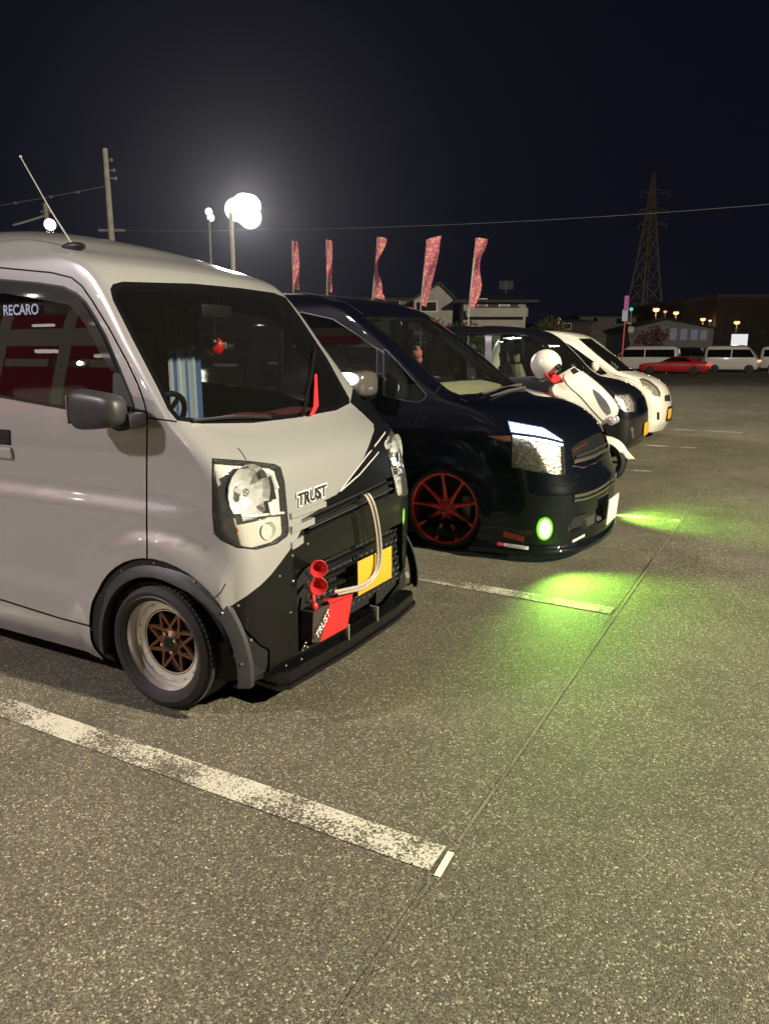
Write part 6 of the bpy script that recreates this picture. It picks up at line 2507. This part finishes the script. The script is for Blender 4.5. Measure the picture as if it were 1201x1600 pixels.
# far wooded ridge
P = []
rnd = random.Random(3)
for i in range(61):
    px = -300 + 1900 * i / 60
    D = 420
    zt = zat(505 - 14 * math.exp(-((px - 900) / 160) ** 2) - 5 * math.sin(px * 0.013), D) + rnd.uniform(-0.8, 0.8)
    b0 = base(px, D)
    q0 = base(px, D + 160)
    P.append([b0, Vector((b0.x, b0.y, 0)).lerp(q0, 0.25) + Vector((0, 0, zt * 0.75)), Vector((b0.x, b0.y, 0)).lerp(q0, 0.5) + Vector((0, 0, zt)), q0])
tag(MB().grid(P).build('hills', mat('wooded_ridge', (0.02, 0.024, 0.016), 0.9)), kind='structure')


# --- the car-parts shop behind the viewer: its lit front is what the van's side glass mirrors
st = empty('shop_front', (-22.0, -12.5, 0), 'long car parts shop with lit red and cream fascia behind the viewer', 'shop')
M_CREAM = emis('lit_cream_fascia', (0.60, 0.50, 0.34), 0.75)
M_MAROON = emis('lit_red_fascia', (0.42, 0.012, 0.03), 0.7)
M_SHOPW = mat('shop_wall', (0.35, 0.30, 0.24), 0.8)
MB().box((-44, -18, 0.0), (-9, -12.6, 8.2)).build('wall', M_SHOPW, st)
MB().box((-44, -12.55, 6.35), (-9, -12.4, 7.1)).build('red_fascia', M_MAROON, st)
MB().box((-44, -12.55, 5.62), (-9, -12.4, 6.32)).build('cream_fascia', M_CREAM, st)
MB().box((-44, -12.55, 4.95), (-9, -12.45, 5.58)).build('red_window_band', M_MAROON, st)
MB().box((-44, -12.55, 2.6), (-9, -12.4, 4.6)).build('red_awning', M_MAROON, st)
for x in (-38, -31.5, -25, -21.6, -18.2, -13, -9.2):
    MB().box((x - 0.18, -12.38, 0.0), (x + 0.18, -12.2, 7.3)).build('column', M_CREAM, st)
E_STRIP = emis('shop_strip_lamp', (1.0, 0.94, 0.82), 5)
for x, z in ((-27.5, 6.42), (-23, 6.42), (-20, 6.42), (-16, 6.42), (-26, 5.22), (-22.6, 5.3), (-19.6, 5.1), (-17, 5.25), (-29, 5.2), (-33, 5.2)):
    MB().box((x - 0.55, -12.44 + (0.06 if z > 6 else 0.0), z), (x + 0.55, -12.3, z + 0.12)).build('strip_lamp', E_STRIP, st)
E_BULB = emis('shop_bulb', (1.0, 0.95, 0.86), 160)
for x, z in ((-36, 8.6), (-30, 8.7), (-24, 8.5), (-18.5, 8.8), (-12.5, 8.6), (-9.6, 5.2), (-15.4, 4.7), (-20.5, 4.75), (-28, 4.72)):
    hd_ = MB().box((x - 0.16, -12.5, z - 0.12), (x + 0.16, -12.2, z + 0.12), 0.02).build('bulb_holder', M_STEEL, st)
    MB().ball((x, -12.1, z), 0.10, 10, 8).build('bulb', E_BULB, hd_)
for x in (-27.6, -23.6, -19.8):
    MB().box((x - 1.1, -12.43, 4.63), (x + 1.1, -12.36, 5.0)).build('white_panel', M_CREAM, st)
MB().box((-17.5, -12.44, 2.8), (-14.5, -12.38, 5.5)).build('blue_panel', emis('lit_blue_panel', (0.02, 0.06, 0.12), 0.6), st)
# masts that carry the other two floodlights of the lot
for (d, lab) in ((L_FRONT, 'floodlight mast out of view in front of the row'), (L_SIDE, 'floodlight mast out of view behind the viewer')):
    b0 = Vector((d['loc'][0], d['loc'][1], 0))
    t_ = Vector(d['loc'])
    dr = (Vector((-2.0, 4, 0.5)) - t_).normalized()
    o = empty('floodlight_mast', b0, lab, 'floodlight')
    MB().tube([b0, b0 + Vector((0, 0, d['loc'][2] - 0.4))], [0.12, 0.08], 10).build('pole', M_CONC, o)
    back = t_ - dr * 0.75
    MB().tube([b0 + Vector((0, 0, d['loc'][2] - 0.5)), back], 0.05, 8).build('bracket', M_STEEL, o)
    M = Matrix.Translation(t_ - dr * 0.5) @ dr.to_track_quat('Z', 'Y').to_matrix().to_4x4()
    MB().box((-0.4, -0.3, -0.2), (0.4, 0.3, 0.0), 0.03, M=M).build('lamp_head', M_STEEL, o)
    MB().box((-0.36, -0.26, 0.003), (0.36, 0.26, 0.012), M=M).build('lamp_face', emis('mast_lamp_face', d['col'], 25), o)


# --- thin volume added to give the lamps a soft halo
hz_m = bpy.data.materials.new('halo_volume')
hz_m.use_nodes = True
nt = hz_m.node_tree
nt.nodes.clear()
ho_ = nt.nodes.new('ShaderNodeOutputMaterial')
hv = nt.nodes.new('ShaderNodeVolumePrincipled')
hv.inputs['Color'].default_value = (0.80, 0.85, 1.0, 1)
hv.inputs['Density'].default_value = HALO_HAZE
hv.inputs['Anisotropy'].default_value = 0.80
nt.links.new(hv.outputs[0], ho_.inputs['Volume'])
hz = MB().box((-500, -150, -1.0), (700, 1000, 140)).build('halo_haze', hz_m)
tag(hz, kind='stuff')

# light of the two green fog lamps
for i, (p, n) in enumerate(FOG):
    d = Vector((n.x, n.y, 0)).normalized()
    d = (d + Vector((0.8 if i == 0 else 1.3, 0, 0))).normalized()
    lamp('fog_lamp_light', p + d * 0.05, 230 if i == 0 else 260, (0.42, 1.0, 0.10), 0.05, target=p + d * 3 + Vector((0, 0, 0.15 if i == 0 else -0.02)), spot=128, blend=0.9)
